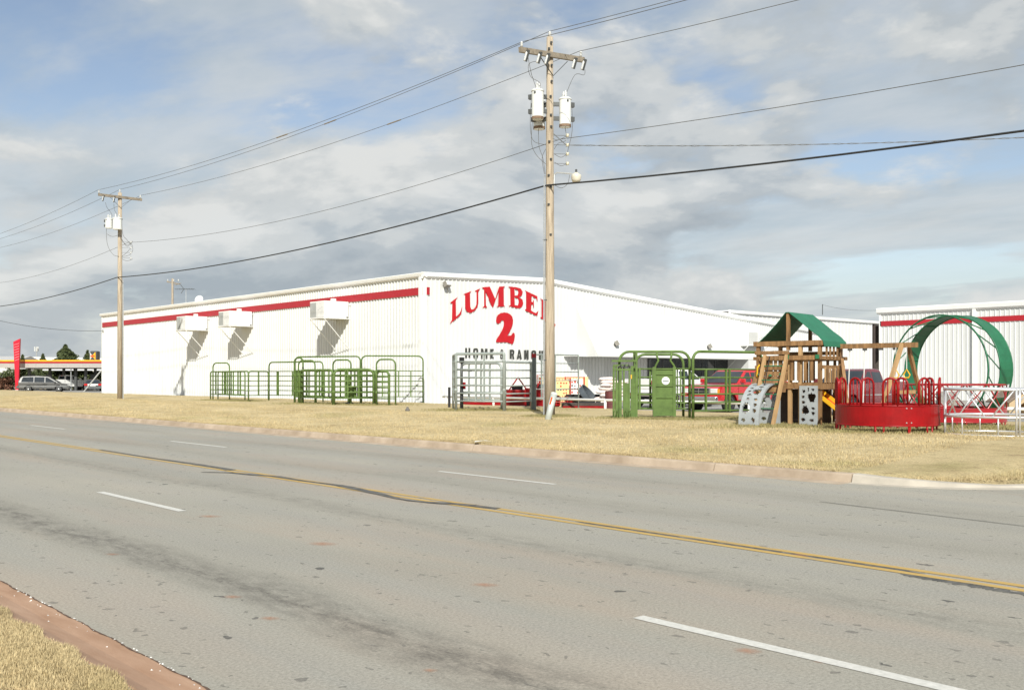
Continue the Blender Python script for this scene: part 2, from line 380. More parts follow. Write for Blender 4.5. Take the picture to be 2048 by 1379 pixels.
# ------------------------------------------------------------------ the ground
def zl(X, Y):
    t = min(1.0, max(0.0, (X-16.0)/6.5)); t = t*t*(3-2*t)
    return 0.15+0.27*t
def ground():
    struct(MB().add([(-3000,-3000,-0.30),(3000,-3000,-0.30),(3000,3000,-0.30),(-3000,3000,-0.30)], [(0,1,2,3)]).build('ground', EARTH))
    road = struct(MB().add([(2.57,-80,0),(15.95,-80,0),(15.95,330,0),(2.57,330,0)], [(0,1,2,3)]).build('road', ASPH))
    # driveway mouth beside the lawn
    struct(MB().add([(15.955,-80,-0.002),(36,-80,0.0),(36,7.5,0.0),(18.6,7.5,-0.002),(15.955,9.4,-0.002)], [(0,1,2,3,4)]).build('driveway', ASPH))
    struct(MB().bx(33.0, 130, -80, 140, -0.1, 0.30).build('parking_lot', LOT))
    # far lawn as a gently rising, slightly uneven sheet
    xs = list(np.concatenate([np.linspace(16.0, 24, 33), np.linspace(24.5, 33.2, 18)])); ys = list(np.concatenate([np.linspace(5.5, 60, 110), np.linspace(61, 150, 60)]))
    R = 2.6
    V = []; F = []
    for i, X in enumerate(xs):
        for Y in ys:
            lo = 8.83
            if X < 15.98+R: ymin = 8.9-math.sqrt(max(0, R*R-(15.98+R-X)**2))
            else: ymin = 6.25
            Yc = ymin+(Y-5.5)*(150-ymin)/(150-5.5)
            z = zl(X, Yc)+(0.018*math.sin(X*1.7+Yc*0.6)*math.sin(Yc*1.1-X*0.5) if X > 16.2 else 0)
            if Yc < ymin+0.8: z = z*(Yc-ymin)/0.8
            V.append((X, Yc, z))
    ny = len(ys)
    for i in range(len(xs)-1):
        for j in range(ny-1): F.append((i*ny+j, (i+1)*ny+j, (i+1)*ny+j+1, i*ny+j+1))
    struct(MB().add(V, F).build('lawn', GRASS, smooth=True))
    # strip of lawn the camera stands on
    struct(MB().add([(-60,-80,0.10),(2.10,-80,0.105),(2.10,330,0.105),(-60,330,0.10)], [(0,1,2,3)]).build('near_lawn', GRASS))
    gut = struct(MB().add([(2.02,-80,-0.2),(2.02,330,-0.2),(2.06,330,0.098),(2.06,-80,0.098),(2.14,-80,0.100),(2.14,330,0.100),(2.26,-80,0.045),(2.26,330,0.045),(2.40,-80,0.012),(2.40,330,0.012),(2.575,-80,0.003),(2.575,330,0.003)],
                   [(0,1,2,3),(3,2,5,4),(4,5,7,6),(6,7,9,8),(8,9,11,10)]).build('gutter', GUTTER))
    # far kerb: cast lengths with open joints, then the curved return into the driveway
    kerb = struct(thing('kerb', 'x', 'x')); del kerb['label']; del kerb['category']
    cuts = [8.83, 11.7, 18.95, 24.0, 28.8, 34.0, 39.2, 45.0, 51.0, 57.0, 63.0, 69.5, 76.0, 83.0, 90.0, 98.0, 107, 118, 130, 145]
    for a, b in zip(cuts[:-1], cuts[1:]):
        prof = [(15.42,-0.05),(15.42,0.006),(15.80,0.010),(15.845,0.125),(15.87,0.150),(16.02,0.155),(16.02,-0.05)]
        m = MB(); g = 0.012
        m.loft([[(x, a+g, z) for x, z in prof], [(x, b-g, z) for x, z in prof]])
        m.build('kerb_length', CONC, kerb)
    secs = []
    for i in range(10):
        t = i/9*PI/2; k = 1-0.75*min(1, i/5); c = (15.98+R, 8.82)
        prof = [(R+0.30,-0.05),(R+0.30,0.006),(R+0.16,0.010),(R+0.12,0.010+0.115*k),(R+0.10,0.01+0.14*k),(R-0.06,0.012+0.143*k),(R-0.06,-0.05)]
        secs.append([(c[0]-q*math.cos(t), c[1]-q*math.sin(t), z) for q, z in prof])
    MB().loft(secs).build('kerb_length', mat('pale_concrete', (0.42, 0.38, 0.32), 0.9, var=0.14, scale=2, bump=0.2), kerb)
    # painted lines
    WL = mat('white_road_paint', (0.56, 0.55, 0.51), 0.7, var=0.14, scale=22, col2=(0.62, 0.605, 0.565)); 
    for X, wd, spots in ((5.75, 0.12, [1.9, 12.95+0.05, 25.2, 37.4, 49.6, 61.8, 74, 86, 98, 110]), (11.87, 0.11, [])):
        for y in spots: MB().add([(X-wd/2,y,0.004),(X+wd/2,y,0.004),(X+wd/2,y+3.05,0.004),(X-wd/2,y+3.05,0.004)], [(0,1,2,3)]).build('lane_dash', WL, road)
    X = 11.87
    def yy(px): return y_on_x(px, X)
    for a, b in ((1110, 878), (452, 342), (130, 62)):
        MB().add([(X-.055,yy(a),0.004),(X+.055,yy(a),0.004),(X+.055,yy(b),0.004),(X-.055,yy(b),0.004)], [(0,1,2,3)]).build('lane_dash', WL, road)
    for y in (61.6, 73.8, 86, 98.2, 110.4):
        MB().add([(X-.055,y,0.004),(X+.055,y,0.004),(X+.055,y+3.05,0.004),(X-.055,y+3.05,0.004)], [(0,1,2,3)]).build('lane_dash', WL, road)
    YL, N, L, b = node_mat('yellow_road_paint')
    g = N.new('ShaderNodeNewGeometry'); n1 = noise_node(N, L, g.outputs['Position'], 6, 6, 0.75, (1, 0.3, 1))
    L.new(ramp_node(N, L, n1, [(0.32, (0.30, 0.255, 0.18)), (0.47, (0.44, 0.29, 0.085)), (0.75, (0.50, 0.34, 0.11))]), b.inputs['Base Color']); b.inputs['Roughness'].default_value = 0.8
    for x0 in (8.83, 9.02):
        MB().add([(x0,-80,0.004),(x0+0.105,-80,0.004),(x0+0.105,330,0.004),(x0,330,0.004)], [(0,1,2,3)]).build('centre_stripe', YL, road)
    # hand-poured crack sealant along the centre line
    def seam(pts, wfun, z=0.008):
        P = [Vector((*at(px, py, 0.0), z)) for px, py in pts]
        Q = []
        for a, b in zip(P[:-1], P[1:]):
            n = max(2, int((b-a).length/0.25))
            Q += [a.lerp(b, i/n) for i in range(n)]
        Q.append(P[-1]); V = []; F = []
        for i, q in enumerate(Q):
            t = (Q[min(i+1, len(Q)-1)]-Q[max(0, i-1)]).normalized(); nrm = Vector((-t.y, t.x, 0))
            wd = wfun(i/len(Q))*(0.8+0.4*random.random())
            V += [q+nrm*wd, q-nrm*wd]
        for i in range(len(Q)-1): F.append((2*i, 2*i+1, 2*i+3, 2*i+2))
        MB().add(V, F).build('tar_seam', TAR, road)
    seam([(200,899),(300,915),(385,927),(437,935),(462,940)], lambda t: 0.05+0.14*max(0, t-0.6))
    seam([(402,944),(460,945),(505,949),(556,953),(590,959),(676,970),(710,977),(761,988),(795,997),(820,1001),(864,1005),(915,1008),(997,1017)], lambda t: 0.035+0.06*math.sin(t*9)**2)
    def lane_seam(X0, p0, p1, wd, drift=0.0, z=0.0022):
        ya, yb = y_on_x(p0, X0), y_on_x(p1, X0); V = []; F = []; n = 90
        for k in range(n+1):
            y = ya+(yb-ya)*k/n; x = X0+drift*k/n+0.012*math.sin(k*0.7)+random.uniform(-.006, .006); q = wd*random.uniform(0.55, 1.25)*min(1, k/6+0.1, (n-k)/6+0.1)
            V += [(x-q, y, z), (x+q, y, z)]
        for k in range(n): F.append((2*k, 2*k+1, 2*k+3, 2*k+2))
        MB().add(V, F).build('tar_seam', TAR, road)
    lane_seam(8.975, 1150, 1850, 0.045); lane_seam(8.81, 1800, 2150, 0.065, -0.09)
    seam([(1640,1003),(1690,1009),(1850,1028),(2048,1052),(2200,1071)], lambda t: 0.014)
    CS_, N, L, b = node_mat('clay_stain')
    tcn = N.new('ShaderNodeTexCoord'); ln = N.new('ShaderNodeVectorMath'); ln.operation = 'LENGTH'; L.new(tcn.outputs['Object'], ln.inputs[0])
    ad = N.new('ShaderNodeMath'); ad.operation = 'MULTIPLY_ADD'; L.new(noise_node(N, L, tcn.outputs['Object'], 3.0, 5, 0.7), ad.inputs[0]); ad.inputs[1].default_value = 0.9; L.new(ln.outputs['Value'], ad.inputs[2])
    L.new(ramp_node(N, L, ad.outputs[0], [(0.50, 0.42), (1.2, 0.0)]), b.inputs['Alpha']); b.inputs['Base Color'].default_value = (0.50, 0.235, 0.13, 1); b.inputs['Roughness'].default_value = 0.95
    for px, py, ra, rb in ((420,1032,.22,.2), (645,1087,.25,.2), (970,1169,.17,.15), (465,1193,.12,.1), (540,1236,.12,.1), (1495,1301,.16,.11), (225,1108,.1,.1), (860,1340,.08,.06), (1640,1323,.06,.05), (1600,1110,.2,.12)):
        o = MB().add([(math.cos(k*PI/12), math.sin(k*PI/12), 0) for k in range(24)], [tuple(range(24))]).build('clay_stain', CS_, road)
        o.location = (*at(px, py, 0.0), 0.0030); o.scale = (ra, rb*1.6, 1); o.rotation_euler = (0, 0, 0.6)
    # grime collected in the joint between gutter pan and asphalt, and the grey back edge of the kerb
    V = []; F = []
    for k in range(500):
        y = 0.5+k*0.05; x = 2.572+0.008*math.sin(k*0.5)+random.uniform(-.004, .004); q = random.uniform(0.002, 0.011); V += [(x-q, y, 0.0062), (x+q, y, 0.0052)]
    for k in range(499): F.append((2*k, 2*k+1, 2*k+3, 2*k+2))
    MB().add(V, F).build('joint_grime', mat('joint_grime', (0.10, 0.062, 0.042), 0.95, var=0.4, scale=25), gut)
    MB().add([(2.055,-80,0.104),(2.115,-80,0.106),(2.115,330,0.106),(2.055,330,0.104)], [(0,1,2,3)]).build('kerb_back', mat('grey_kerb_edge', (0.30, 0.265, 0.225), 0.9, var=0.25, scale=6), gut)
    # broken glass, gravel and litter lying in the near gutter
    V = []; F = []
    for k in range(90):
        Y = random.uniform(2.6, 9.5); Xg = 2.585-abs(random.gauss(0, 0.10))*(1 if k % 3 else 0.1); zz = 0.004+0.1*max(0, (2.5-Xg)/0.4)**1.6
        s = random.uniform(0.004, 0.013)
        o = len(V); a = random.random()*6
        V += [(Xg+s*math.cos(a+q*2.1)*random.uniform(.6, 1.3), Y+s*math.sin(a+q*2.1)*random.uniform(.6, 1.6), zz) for q in range(3)]+[(Xg, Y, zz+s*0.8)]
        F += [(o,o+1,o+3),(o+1,o+2,o+3),(o+2,o,o+3)]
    g = MB().add(V, F).build('gutter_gravel', mat('pale_grit', (0.66, 0.64, 0.60), 0.6, var=0.4, scale=30, col2=(0.8, 0.79, 0.77))); g['kind'] = 'stuff'
    tag(g, 'pale grit and broken glass scattered along the red gutter', 'grit')
ground()

def blades(name, n, gen, hmin, hmax, label):
    P = gen(n); n = len(P)
    ang = rng.uniform(0, 2*PI, n); h = rng.uniform(hmin, hmax, n); wd = h*rng.uniform(0.10, 0.2, n)
    lean = rng.uniform(0.1, 0.9, n)*h; la = rng.uniform(0, 2*PI, n)
    V = np.zeros((n, 3, 3))
    dx, dy = np.cos(ang)*wd, np.sin(ang)*wd
    V[:, 0] = P-np.stack([dx, dy, np.full(n, 0.01)], 1); V[:, 1] = P+np.stack([dx, dy, np.full(n, -0.01)], 1)
    V[:, 2] = P+np.stack([np.cos(la)*lean, np.sin(la)*lean, h], 1)
    me = bpy.data.meshes.new(name); me.vertices.add(n*3); me.vertices.foreach_set('co', V.ravel())
    me.loops.add(n*3); me.loops.foreach_set('vertex_index', np.arange(n*3, dtype=np.int32))
    me.polygons.add(n); me.polygons.foreach_set('loop_start', np.arange(0, n*3, 3, dtype=np.int32))
    me.update(calc_edges=True); me.materials.append(BLADE)
    o = bpy.data.objects.new(name, me); COL.objects.link(o); o['kind'] = 'stuff'; tag(o, label, 'grass')
def gen_near(n):
    Y = rng.uniform(1.2, 9.0, n); X = 2.125-np.abs(rng.exponential(0.5, n)); X += 0.03*np.sin(Y*9)
    return np.stack([X, Y, np.full(n, 0.10)], 1)
blades('near_grass', 150000, gen_near, 0.014, 0.040, 'dry straw-coloured grass blades overhanging the reddish gutter')
def gen_far(n):
    Y = 6.5+rng.random(n)**1.6*75; X = 16.0+rng.random(n)**1.5*9.0
    X[:n//4] = 15.98+np.abs(rng.normal(0, 0.10, n//4)); Y[:n//4] = rng.uniform(8.9, 80, n//4)
    keep = (Y > 9.2) | (X > 18.7) | ((X-18.58)**2+(Y-8.9)**2 < 2.55**2)
    X, Y = X[keep], Y[keep]
    t = np.clip((X-16)/6.5, 0, 1); t = t*t*(3-2*t)
    Z = 0.15+0.27*t; e = (Y < 9.2); Z[e] -= 0.06
    return np.stack([X, Y, Z], 1)
blades('lawn_grass', 190000, gen_far, 0.025, 0.06, 'short dormant tan grass blades covering the roadside lawn')

def gen_tuft(n):
    out = []
    for (x0, y0, x1, y1, sd) in TUFTS:
        k = n//len(TUFTS); f = rng.random(k); s = rng.normal(0, sd, (k, 2))
        out.append(np.stack([x0+(x1-x0)*f+s[:, 0], y0+(y1-y0)*f+s[:, 1], np.full(k, 0.41)], 1))
    return np.concatenate(out)
TUFTS = [(*pos(a, d1), *pos(b, d2), sd) for a, d1, b, d2, sd in ((590, 54, 790, 50.5, 0.8), (425, 62, 500, 59, 0.6), (905, 43, 1065, 42, 0.7), (1225, 34, 1385, 33.5, 0.5), (1390, 33.3, 1520, 34.3, 0.5), (1490, 28.2, 1680, 29.0, 0.7), (1680, 25.8, 1870, 25.8, 0.6), (1900, 29, 2030, 27, 0.6), (1095, 35.8, 1110, 35.8, 0.4))]
GB, N_, L_n, b_ = node_mat('green_grass_blade')
g_ = N_.new('ShaderNodeNewGeometry'); L_n.new(ramp_node(N_, L_n, noise_node(N_, L_n, g_.outputs['Position'], 9, 4, 0.8), [(0.3, (0.17, 0.165, 0.06)), (0.55, (0.29, 0.25, 0.11)), (0.75, (0.38, 0.31, 0.16))]), b_.inputs['Base Color']); b_.inputs['Roughness'].default_value = 0.9
_keep = BLADE; BLADE = GB
blades('unmown_grass', 60000, gen_tuft, 0.03, 0.10, 'slightly longer greenish grass left unmown around the fences and feeders')
BLADE = _keep
# ------------------------------------------------------------------ buildings
BX, BY = 34.5, 45.6            # corner of the main store nearest the road and the lot
BX2, BY2 = 76.6, 95.7
LOTZ = 0.30
def roof_z(X):
    if X <= 44: return 7.80+(X-BX)*(8.10-7.80)/(44-BX)
    return 8.10-(X-44)*0.0725
def ribbed(P0, P1, nrm, z0, ztop, pitch=0.305, rh=0.058, w=0.20):
    P0 = Vector((*P0, 0)); P1 = Vector((*P1, 0)); Ld = (P1-P0).length; t = (P1-P0)/Ld; nv = Vector((*nrm, 0))
    cols = []; k = 0.0
    while k < Ld:
        for f, h in ((0.02, 0), (0.5-w*0.75, 0), (0.5-w*0.4, rh), (0.5+w*0.4, rh), (0.5+w*0.75, 0)):
            s = k+f*pitch
            if s < Ld: cols.append((s, h))
        k += pitch
    cols.append((Ld, 0)); V = []; F = []
    for s, h in cols:
        p = P0+t*s+nv*h; zt = ztop(s) if callable(ztop) else ztop
        V += [(p.x, p.y, z0), (p.x, p.y, zt)]
    for i in range(len(cols)-1): F.append((2*i, 2*i+2, 2*i+3, 2*i+1))
    return MB().add(V, F)
def main_store():
    b = thing('metal_store_building', 'long white ribbed-metal store building with red eave band and LUMBER 2 lettering', 'building', (BX, BY, 0.30))
    def P(mb, name, m, **k):
        mb.v = [(x-BX, y-BY, z-0.30) for x, y, z in mb.v]; return mb.build(name, m, b, **k)
    P(ribbed((BX, BY), (BX, BY2), (-1, 0), 0.28, 7.55), 'side_wall', WHITE)
    fw = P(ribbed((BX, BY), (BX2, BY), (0, -1), 0.28, lambda s: roof_z(BX+s)-0.15), 'front_wall', WHITE)
    P(ribbed((BX2, BY), (BX2, BY2), (1, 0), 0.28, roof_z(BX2)-0.15), 'far_wall', WHITE)
    P(ribbed((BX, BY2), (BX2, BY2), (0, 1), 0.28, lambda s: roof_z(BX+s)-0.15), 'rear_wall', WHITE)
    # roof sheet
    xs = [BX-0.18, 44, BX2+0.15]; V = []
    for y in (BY-0.12, BY2+0.12):
        for X in xs: V += [(X, y, roof_z(X)-0.02), (X, y, roof_z(X)-0.14)]
    P(MB().add(V, [(0,2,8,6),(2,4,10,8),(1,7,9,3),(3,9,11,5),(0,6,7,1),(4,5,11,10)]), 'roof', TRIM)
    # gable rake trim following the roof slope
    for (xa, xb) in ((BX-0.2, 40), (40, 44), (44, 47.5), (47.5, BX2+0.2)):
        za = roof_z(max(xa, BX)); zb = roof_z(min(xb, BX2)) if xb < BX2 else roof_z(BX2)
        sec = lambda X, z: [(X, BY+0.06, z-0.36), (X, BY-0.06, z-0.36), (X, BY-0.17, z-0.24), (X, BY-0.19, z-0.07), (X, BY-0.15, z+0.0), (X, BY+0.06, z+0.02)]
        P(MB().loft([sec(xa+0.003, za), sec(xb-0.003, zb)]), 'rake_trim', TRIM)
    # eave gutter along the road side, in lengths
    ye = np.linspace(BY-0.19, BY2+0.2, 9)
    for a, c in zip(ye[:-1], ye[1:]):
        sec = lambda y: [(BX+0.05, y, 7.52), (BX-0.05, y, 7.52), (BX-0.17, y, 7.60), (BX-0.215, y, 7.76), (BX-0.20, y, 7.80), (BX+0.05, y, 7.81)]
        P(MB().loft([sec(a+0.004), sec(c-0.004)]), 'eave_gutter', TRIM)
    # red band wraps the corner
    P(MB().bx(BX-0.080, BX-0.061, BY+0.02, BY2-0.15, 6.53, 6.96), 'red_band', RED_TRIM)
    P(MB().bx(BX+0.01, BX+0.30, BY-0.080, BY-0.061, 6.53, 6.96), 'red_band', RED_TRIM)
    P(MB().bx(BX-0.095, BX+0.06, BY-0.095, BY+0.06, 0.28, 7.5), 'corner_trim', TRIM)
    P(MB().bx(BX-0.06, BX+0.06, BY2-0.10, BY2+0.06, 0.28, 7.5), 'corner_trim', TRIM)
    P(MB().bx(BX-0.19, BX-0.082, BY+0.10, BY+0.34, 0.40, 7.55), 'downspout', TRIM)
    # ---- painted lettering on the front wall
    def lett(poly, m, org, sc, holes=(), name='letter'):
        mp = lambda q: on_front(org[0]+q[0]/sc, org[1]+q[1]/sc, BY)
        P(MB().prism([mp(q) for q in poly], lambda x, z, d: (x, BY-0.060-d, z), 0.0, 0.010, [[mp(q) for q in h] for h in holes]), name, m)
    O1, S1 = (840, 540), 4.5975
    L_ = [(270,300),(340,247),(322,280),(325,428),(352,405),(370,370),(382,332),(372,408),(330,445),(268,494),(287,458),(290,308)]
    U_ = [(392,222),(470,190),(453,208),(456,335),(465,360),(482,362),(500,345),(512,315),(514,262),(512,200),(497,190),(548,168),(529,198),(530,300),(520,345),(495,375),(465,392),(440,391),(420,376),(409,345),(408,232)]
    M_ = [(563,158),(635,152),(685,265),(722,152),(778,148),(763,160),(765,325),(778,335),(697,338),(713,325),(716,195),(665,342),(655,340),(597,195),(600,325),(613,345),(567,346),(583,330),(582,180)]
    B_ = [(805,150),(880,158),(920,170),(938,200),(930,235),(905,250),(935,270),(943,305),(930,340),(900,352),(810,332),(825,320),(822,165)]
    E_ = [(955,185),(1072,240),(1075,290),(1060,262),(1020,238),(1018,290),(1030,295),(1040,270),(1042,350),(1030,320),(1017,315),(1015,370),(1035,385),(1060,395),(1083,372),(1070,423),(955,370),(970,355),(970,205)]
    R_ = [(1095,255),(1190,315),(1222,360),(1218,400),(1195,410),(1225,485),(1240,500),(1232,520),(1195,500),(1165,420),(1150,410),(1152,465),(1168,490),(1098,435),(1112,430),(1112,275)]
    for pl, hs in ((L_, ()), (U_, ()), (M_, ()), (B_, ([(862,175),(890,182),(898,205),(890,232),(865,235)], [(863,250),(890,258),(903,290),(893,325),(865,322)])), (E_, ()), (R_, ([(1150,315),(1180,340),(1185,375),(1150,370)],))):
        lett(pl, RED_PAINT, O1, S1, hs)
    two = [(692,470),(697,435),(712,410),(735,395),(765,389),(795,392),(822,405),(842,428),(850,460),(847,495),(832,540),(812,578),(796,602),(832,600),(850,573),(862,580),(866,605),(860,645),(848,675),(836,682),(812,668),(780,662),(720,664),(690,660),(698,635),(722,598),(747,556),(762,515),(766,485),(758,464),(745,460),(738,472),(728,487),(712,493),(698,485)]
    lett(two, RED_PAINT, O1, S1, (), 'numeral')
    # HOME & RANCH: condensed block capitals built from strokes in a unit cell
    def cap(ch, x0, x1, y0, y1):
        t = 35/(x1-x0) if ch not in 'M' else 30/(x1-x0); v = 0.165
        R = lambda a, b, c, d: [(a, b), (c, b), (c, d), (a, d)]
        def oval(hole=True, gap=None):
            out = [(0.0,0.2),(0.12,0.05),(0.35,0),(0.65,0),(0.88,0.05),(1,0.2),(1,0.8),(0.88,0.95),(0.65,1),(0.35,1),(0.12,0.95),(0,0.8)]
            inn = [(t,0.24),(0.42,0.15),(0.58,0.15),(1-t,0.24),(1-t,0.76),(0.58,0.85),(0.42,0.85),(t,0.76)]
            return [(out, [inn])]
        G = {'H': [(R(0,0,t,1), ()), (R(1-t,0,1,1), ()), (R(t,0.43,1-t,0.57), ())],
             'O': oval(),
             'C': [([(1,0.36),(1-t,0.36),(1-t,0.24),(0.58,0.15),(0.42,0.15),(t,0.24),(t,0.76),(0.42,0.85),(0.58,0.85),(1-t,0.76),(1-t,0.64),(1,0.64),(1,0.8),(0.88,0.95),(0.65,1),(0.35,1),(0.12,0.95),(0,0.8),(0,0.2),(0.12,0.05),(0.35,0),(0.65,0),(0.88,0.05),(1,0.2)], ())],
             'M': [([(0,0),(t*1.35,0),(0.5,0.55),(1-t*1.35,0),(1,0),(1,1),(1-t,1),(1-t,0.36),(0.5,0.9),(t,0.36),(t,1),(0,1)], ())],
             'E': [([(0,0),(1,0),(1,v),(t*1.3,v),(t*1.3,0.42),(0.9,0.42),(0.9,0.57),(t*1.3,0.57),(t*1.3,1-v),(1,1-v),(1,1),(0,1)], ())],
             'R': [([(0,0),(0.7,0),(0.95,0.1),(1,0.25),(0.95,0.45),(0.8,0.54),(1,1),(1-t,1),(0.55,0.6),(t,0.6),(t,1),(0,1)], [[(t,0.15),(0.6,0.15),(0.66,0.27),(0.6,0.43),(t,0.43)]])],
             'A': [([(0.33,0),(0.67,0),(1,1),(1-t,1),(0.63,0.8),(0.37,0.8),(t,1),(0,1)], [[(0.5,0.22),(0.6,0.64),(0.4,0.64)]])],
             'N': [([(0,0),(t,0),(1-t,0.6),(1-t,0),(1,0),(1,1),(1-t,1),(t,0.4),(t,1),(0,1)], ())],
             '&': [([(0.25,0.42),(0.15,0.25),(0.2,0.08),(0.45,0),(0.7,0.06),(0.78,0.22),(0.68,0.38),(0.5,0.5),(0.78,0.76),(0.9,0.6),(1,0.62),(0.9,0.85),(1,1),(0.82,1),(0.72,0.92),(0.5,1),(0.25,1),(0.03,0.88),(0.02,0.68),(0.15,0.52)], [[(0.38,0.36),(0.32,0.2),(0.4,0.1),(0.52,0.08),(0.62,0.16),(0.6,0.28),(0.48,0.4)], [(0.32,0.58),(0.18,0.7),(0.22,0.85),(0.4,0.9),(0.6,0.84)]])]}[ch]
        for pl, hs in G:
            mp = lambda q: (x0+q[0]*(x1-x0), y0+q[1]*(y1-y0))
            lett([mp(q) for q in pl], BLACK_PAINT, (880, 690), 9.195, [[mp(q) for q in h] for h in hs])
    for ch, a, c, y0, y1 in (('H',450,545,50,228),('O',597,690,54,236),('M',740,860,62,240),('E',910,975,68,242),('&',1092,1165,72,246),('R',1270,1355,80,250),('A',1398,1492,84,255),('N',1535,1617,88,258),('C',1665,1757,94,262),('H',1805,1887,100,268)):
        cap(ch, a, c, y0, y1)
    # ---- entrance canopy: a deep wedge with sloping face
    XA, XB, PJ = 46.8, 67.0, 1.95
    P(MB().add([(XA,BY-0.03,6.42),(XB,BY-0.03,5.95),(XA,BY-PJ,3.30),(XB,BY-PJ,3.30),(XA,BY-PJ,3.16),(XB,BY-PJ,3.16),(XA,BY-0.03,3.16),(XB,BY-0.03,3.16)],
              [(0,1,3,2),(2,3,5,4),(4,5,7,6),(0,2,4,6),(1,7,5,3)]), 'canopy', WHITE)
    P(MB().bx(63.3, XB, BY-PJ+0.02, BY-0.036, 0.28, 3.155), 'added_sunlit_block', WHITE)  # white block added so this stretch beside the storefront faces the sun
    P(MB().bx(XA-1.15, XA-0.01, BY-0.9, BY-0.04, 3.17, 3.26), 'canopy_ledge', TRIM)
    # storefront under the canopy: frame, mullions and panes
    x0, x1, zt = 54.0, 63.2, 3.14
    n = 6; wx = (x1-x0)/n
    for i in range(n):
        P(MB().bx(x0+i*wx+0.04, x0+(i+1)*wx-0.04, BY-0.085, BY-0.06, 0.36, zt-0.062), 'window_pane', GLASSD)
    for i in range(n+1):
        P(MB().bx(x0+i*wx-0.04, x0+i*wx+0.04, BY-0.11, BY-0.034, 0.30, zt), 'mullion', DARKSTEEL)
    P(MB().bx(x0, x1, BY-0.12, BY-0.035, zt-0.06, zt+0.012), 'window_head', DARKSTEEL)
    # flood lights on the canopy
    def flood(X, Y, z, rz):
        f = MB(); f.bx(-0.20, 0.20, -0.13, 0.13, -0.16, 0.16); f.bar((0, 0.08, -0.02), (0, 0.35, -0.12), 0.05, 0.05)
        o = f.build('flood_light', mat('bronze_lamp', (0.24, 0.225, 0.195), 0.5), b, bevel=0.02); o.location = (X-BX, Y-BY, z-0.30); o.rotation_euler = (-0.5, 0, rz)
        g = MB().bx(-0.165, 0.165, -0.145, -0.131, -0.13, 0.13).build('lens', LAMPG, o)
    for px, py, Y, rz in ((1175, 697, BY-0.55, -0.7), (1234, 686, BY-1.75, 0.7), (1420, 692, BY-1.75, 0.7)):
        X, z = on_front(px, py, Y); flood(X, Y, z, rz)
    X, z = on_front(894, 568, BY-0.25); flood(X, BY-0.25, z, 0.2)
    # conduit lines and a satellite dish on the roof edge
    X, z = on_front(1600, 700, BY-0.06)
    yd, zd = on_side(399, 598, BX+1.2)
    d = MB(); d.lathe([(0.02, 0), (0.18, 0.03), (0.33, 0.09), (0.36, 0.115), (0.34, 0.115), (0.02, 0.02)], 14)
    o = d.build('satellite_dish', PORC, b, smooth=True); o.location = (1.2, yd-BY, 8.12-0.3); o.rotation_euler = (math.radians(70), 0, -0.9)
    P(MB().tube([(BX+1.2, yd, 7.8), (BX+1.2, yd, 8.15)], 0.025), 'dish_mast', GALV)
    return b
STORE = main_store()

def wall_ac(label, Yc, X0, width, length, z0, hgt, axis='side', chim=True):
    """a packaged air conditioner on a pipe bracket; local +x runs out from the wall"""
    if axis == 'side': t = thing('wall_air_conditioner', label, 'air conditioner', (X0-0.03, Yc, z0), PI, 'air conditioners on the store walls')
    else: t = thing('wall_air_conditioner', label, 'air conditioner', (Yc, X0-0.03, z0), -PI/2, 'air conditioners on the store walls')
    L, W, Hh = length, width, hgt
    MB().bx(0.10, L, -W/2, W/2, 0.06, Hh).build('cabinet', ACW, t, bevel=0.02)
    MB().bx(-0.01, 0.10, -W/2+0.2, W/2-0.2, 0.12, Hh-0.15).build('wall_collar', ACW, t)
    pn = MB().bx(L+0.002, L+0.014, -0.05, W/2-0.03, 0.10, Hh-0.04).build('service_panel' if False else 'end_panel', mat('cabinet_panel', (0.70, 0.70, 0.685), 0.45), t)
    for k in range(9):
        y = -W/2+0.06+k*(W/2-0.12)/9
        MB().bx(L+0.002, L+0.02, y, y+0.045, 0.12, Hh-0.08).build('louvre', GRILLE, t)
    # louvres on the roadward end are seen from the side too
    for k in range(3):
        z = 0.55+k*0.07
        MB().bx(L+0.016, L+0.022, 0.1+0.22*k, 0.22+0.22*k, z, z+0.025).build('vent_slot', GRILLE, t)
    for y in (-W/2+0.03, W/2-0.03):
        MB().tube([(0.0, y, 0.03), (L+0.08, y, 0.03)], 0.035, 6).build('bracket_rail', TRIM, t)
        MB().tube([(L-0.02, y, 0.0), (0.02, y, -1.85)], 0.028, 6).build('brace', TRIM, t)
    MB().tube([(L+0.05, -W/2, 0.03), (L+0.05, W/2, 0.03)], 0.03, 6).build('bracket_rail', TRIM, t)
    if chim:
        m = MB(); m.bx(0.55, 0.80, -0.12, 0.12, Hh-0.01, Hh+0.22); m.build('flue', ACW, t)
    MB().bx(L*0.35, L*0.45, W/2-0.001, W/2+0.02, 0.02, 0.10).build('drain_fitting', TRIM, t) if False else None
    MB().bx(0.16, 0.26, W/2+0.001, W/2+0.03, 0.09, 0.17).build('valve', DARKSTEEL, t)
    MB().tube([(0.06, W/2-0.1, Hh-0.2), (0.02, W/2+0.12, Hh-0.2), (0.02, W/2+0.12, Hh+0.95)], 0.022, 6).build('conduit', TRIM, t)
    return t
wall_ac('white boxy air conditioner on the red-banded long wall, nearest the LUMBER sign corner', 54.15, BX, 1.7, 1.85, 5.44, 1.10)
ya, za = on_side(508, 652, BX); wall_ac('white wall air conditioner between two others on the red-banded long wall', ya+0.9, BX, 1.7, 1.85, za-0.06, 1.10)
ya, za = on_side(419, 660, BX); wall_ac('white wall air conditioner nearest the drive-in end of the red-banded long wall', ya+0.9, BX, 1.7, 1.85, za-0.06, 1.10)
xa, za = on_front(1516, 692, BY-2.1); wall_ac('white air conditioner with tall louvres on the lettered front wall behind the playset', xa, BY, 2.6, 2.1, za, 1.1, 'front', False)

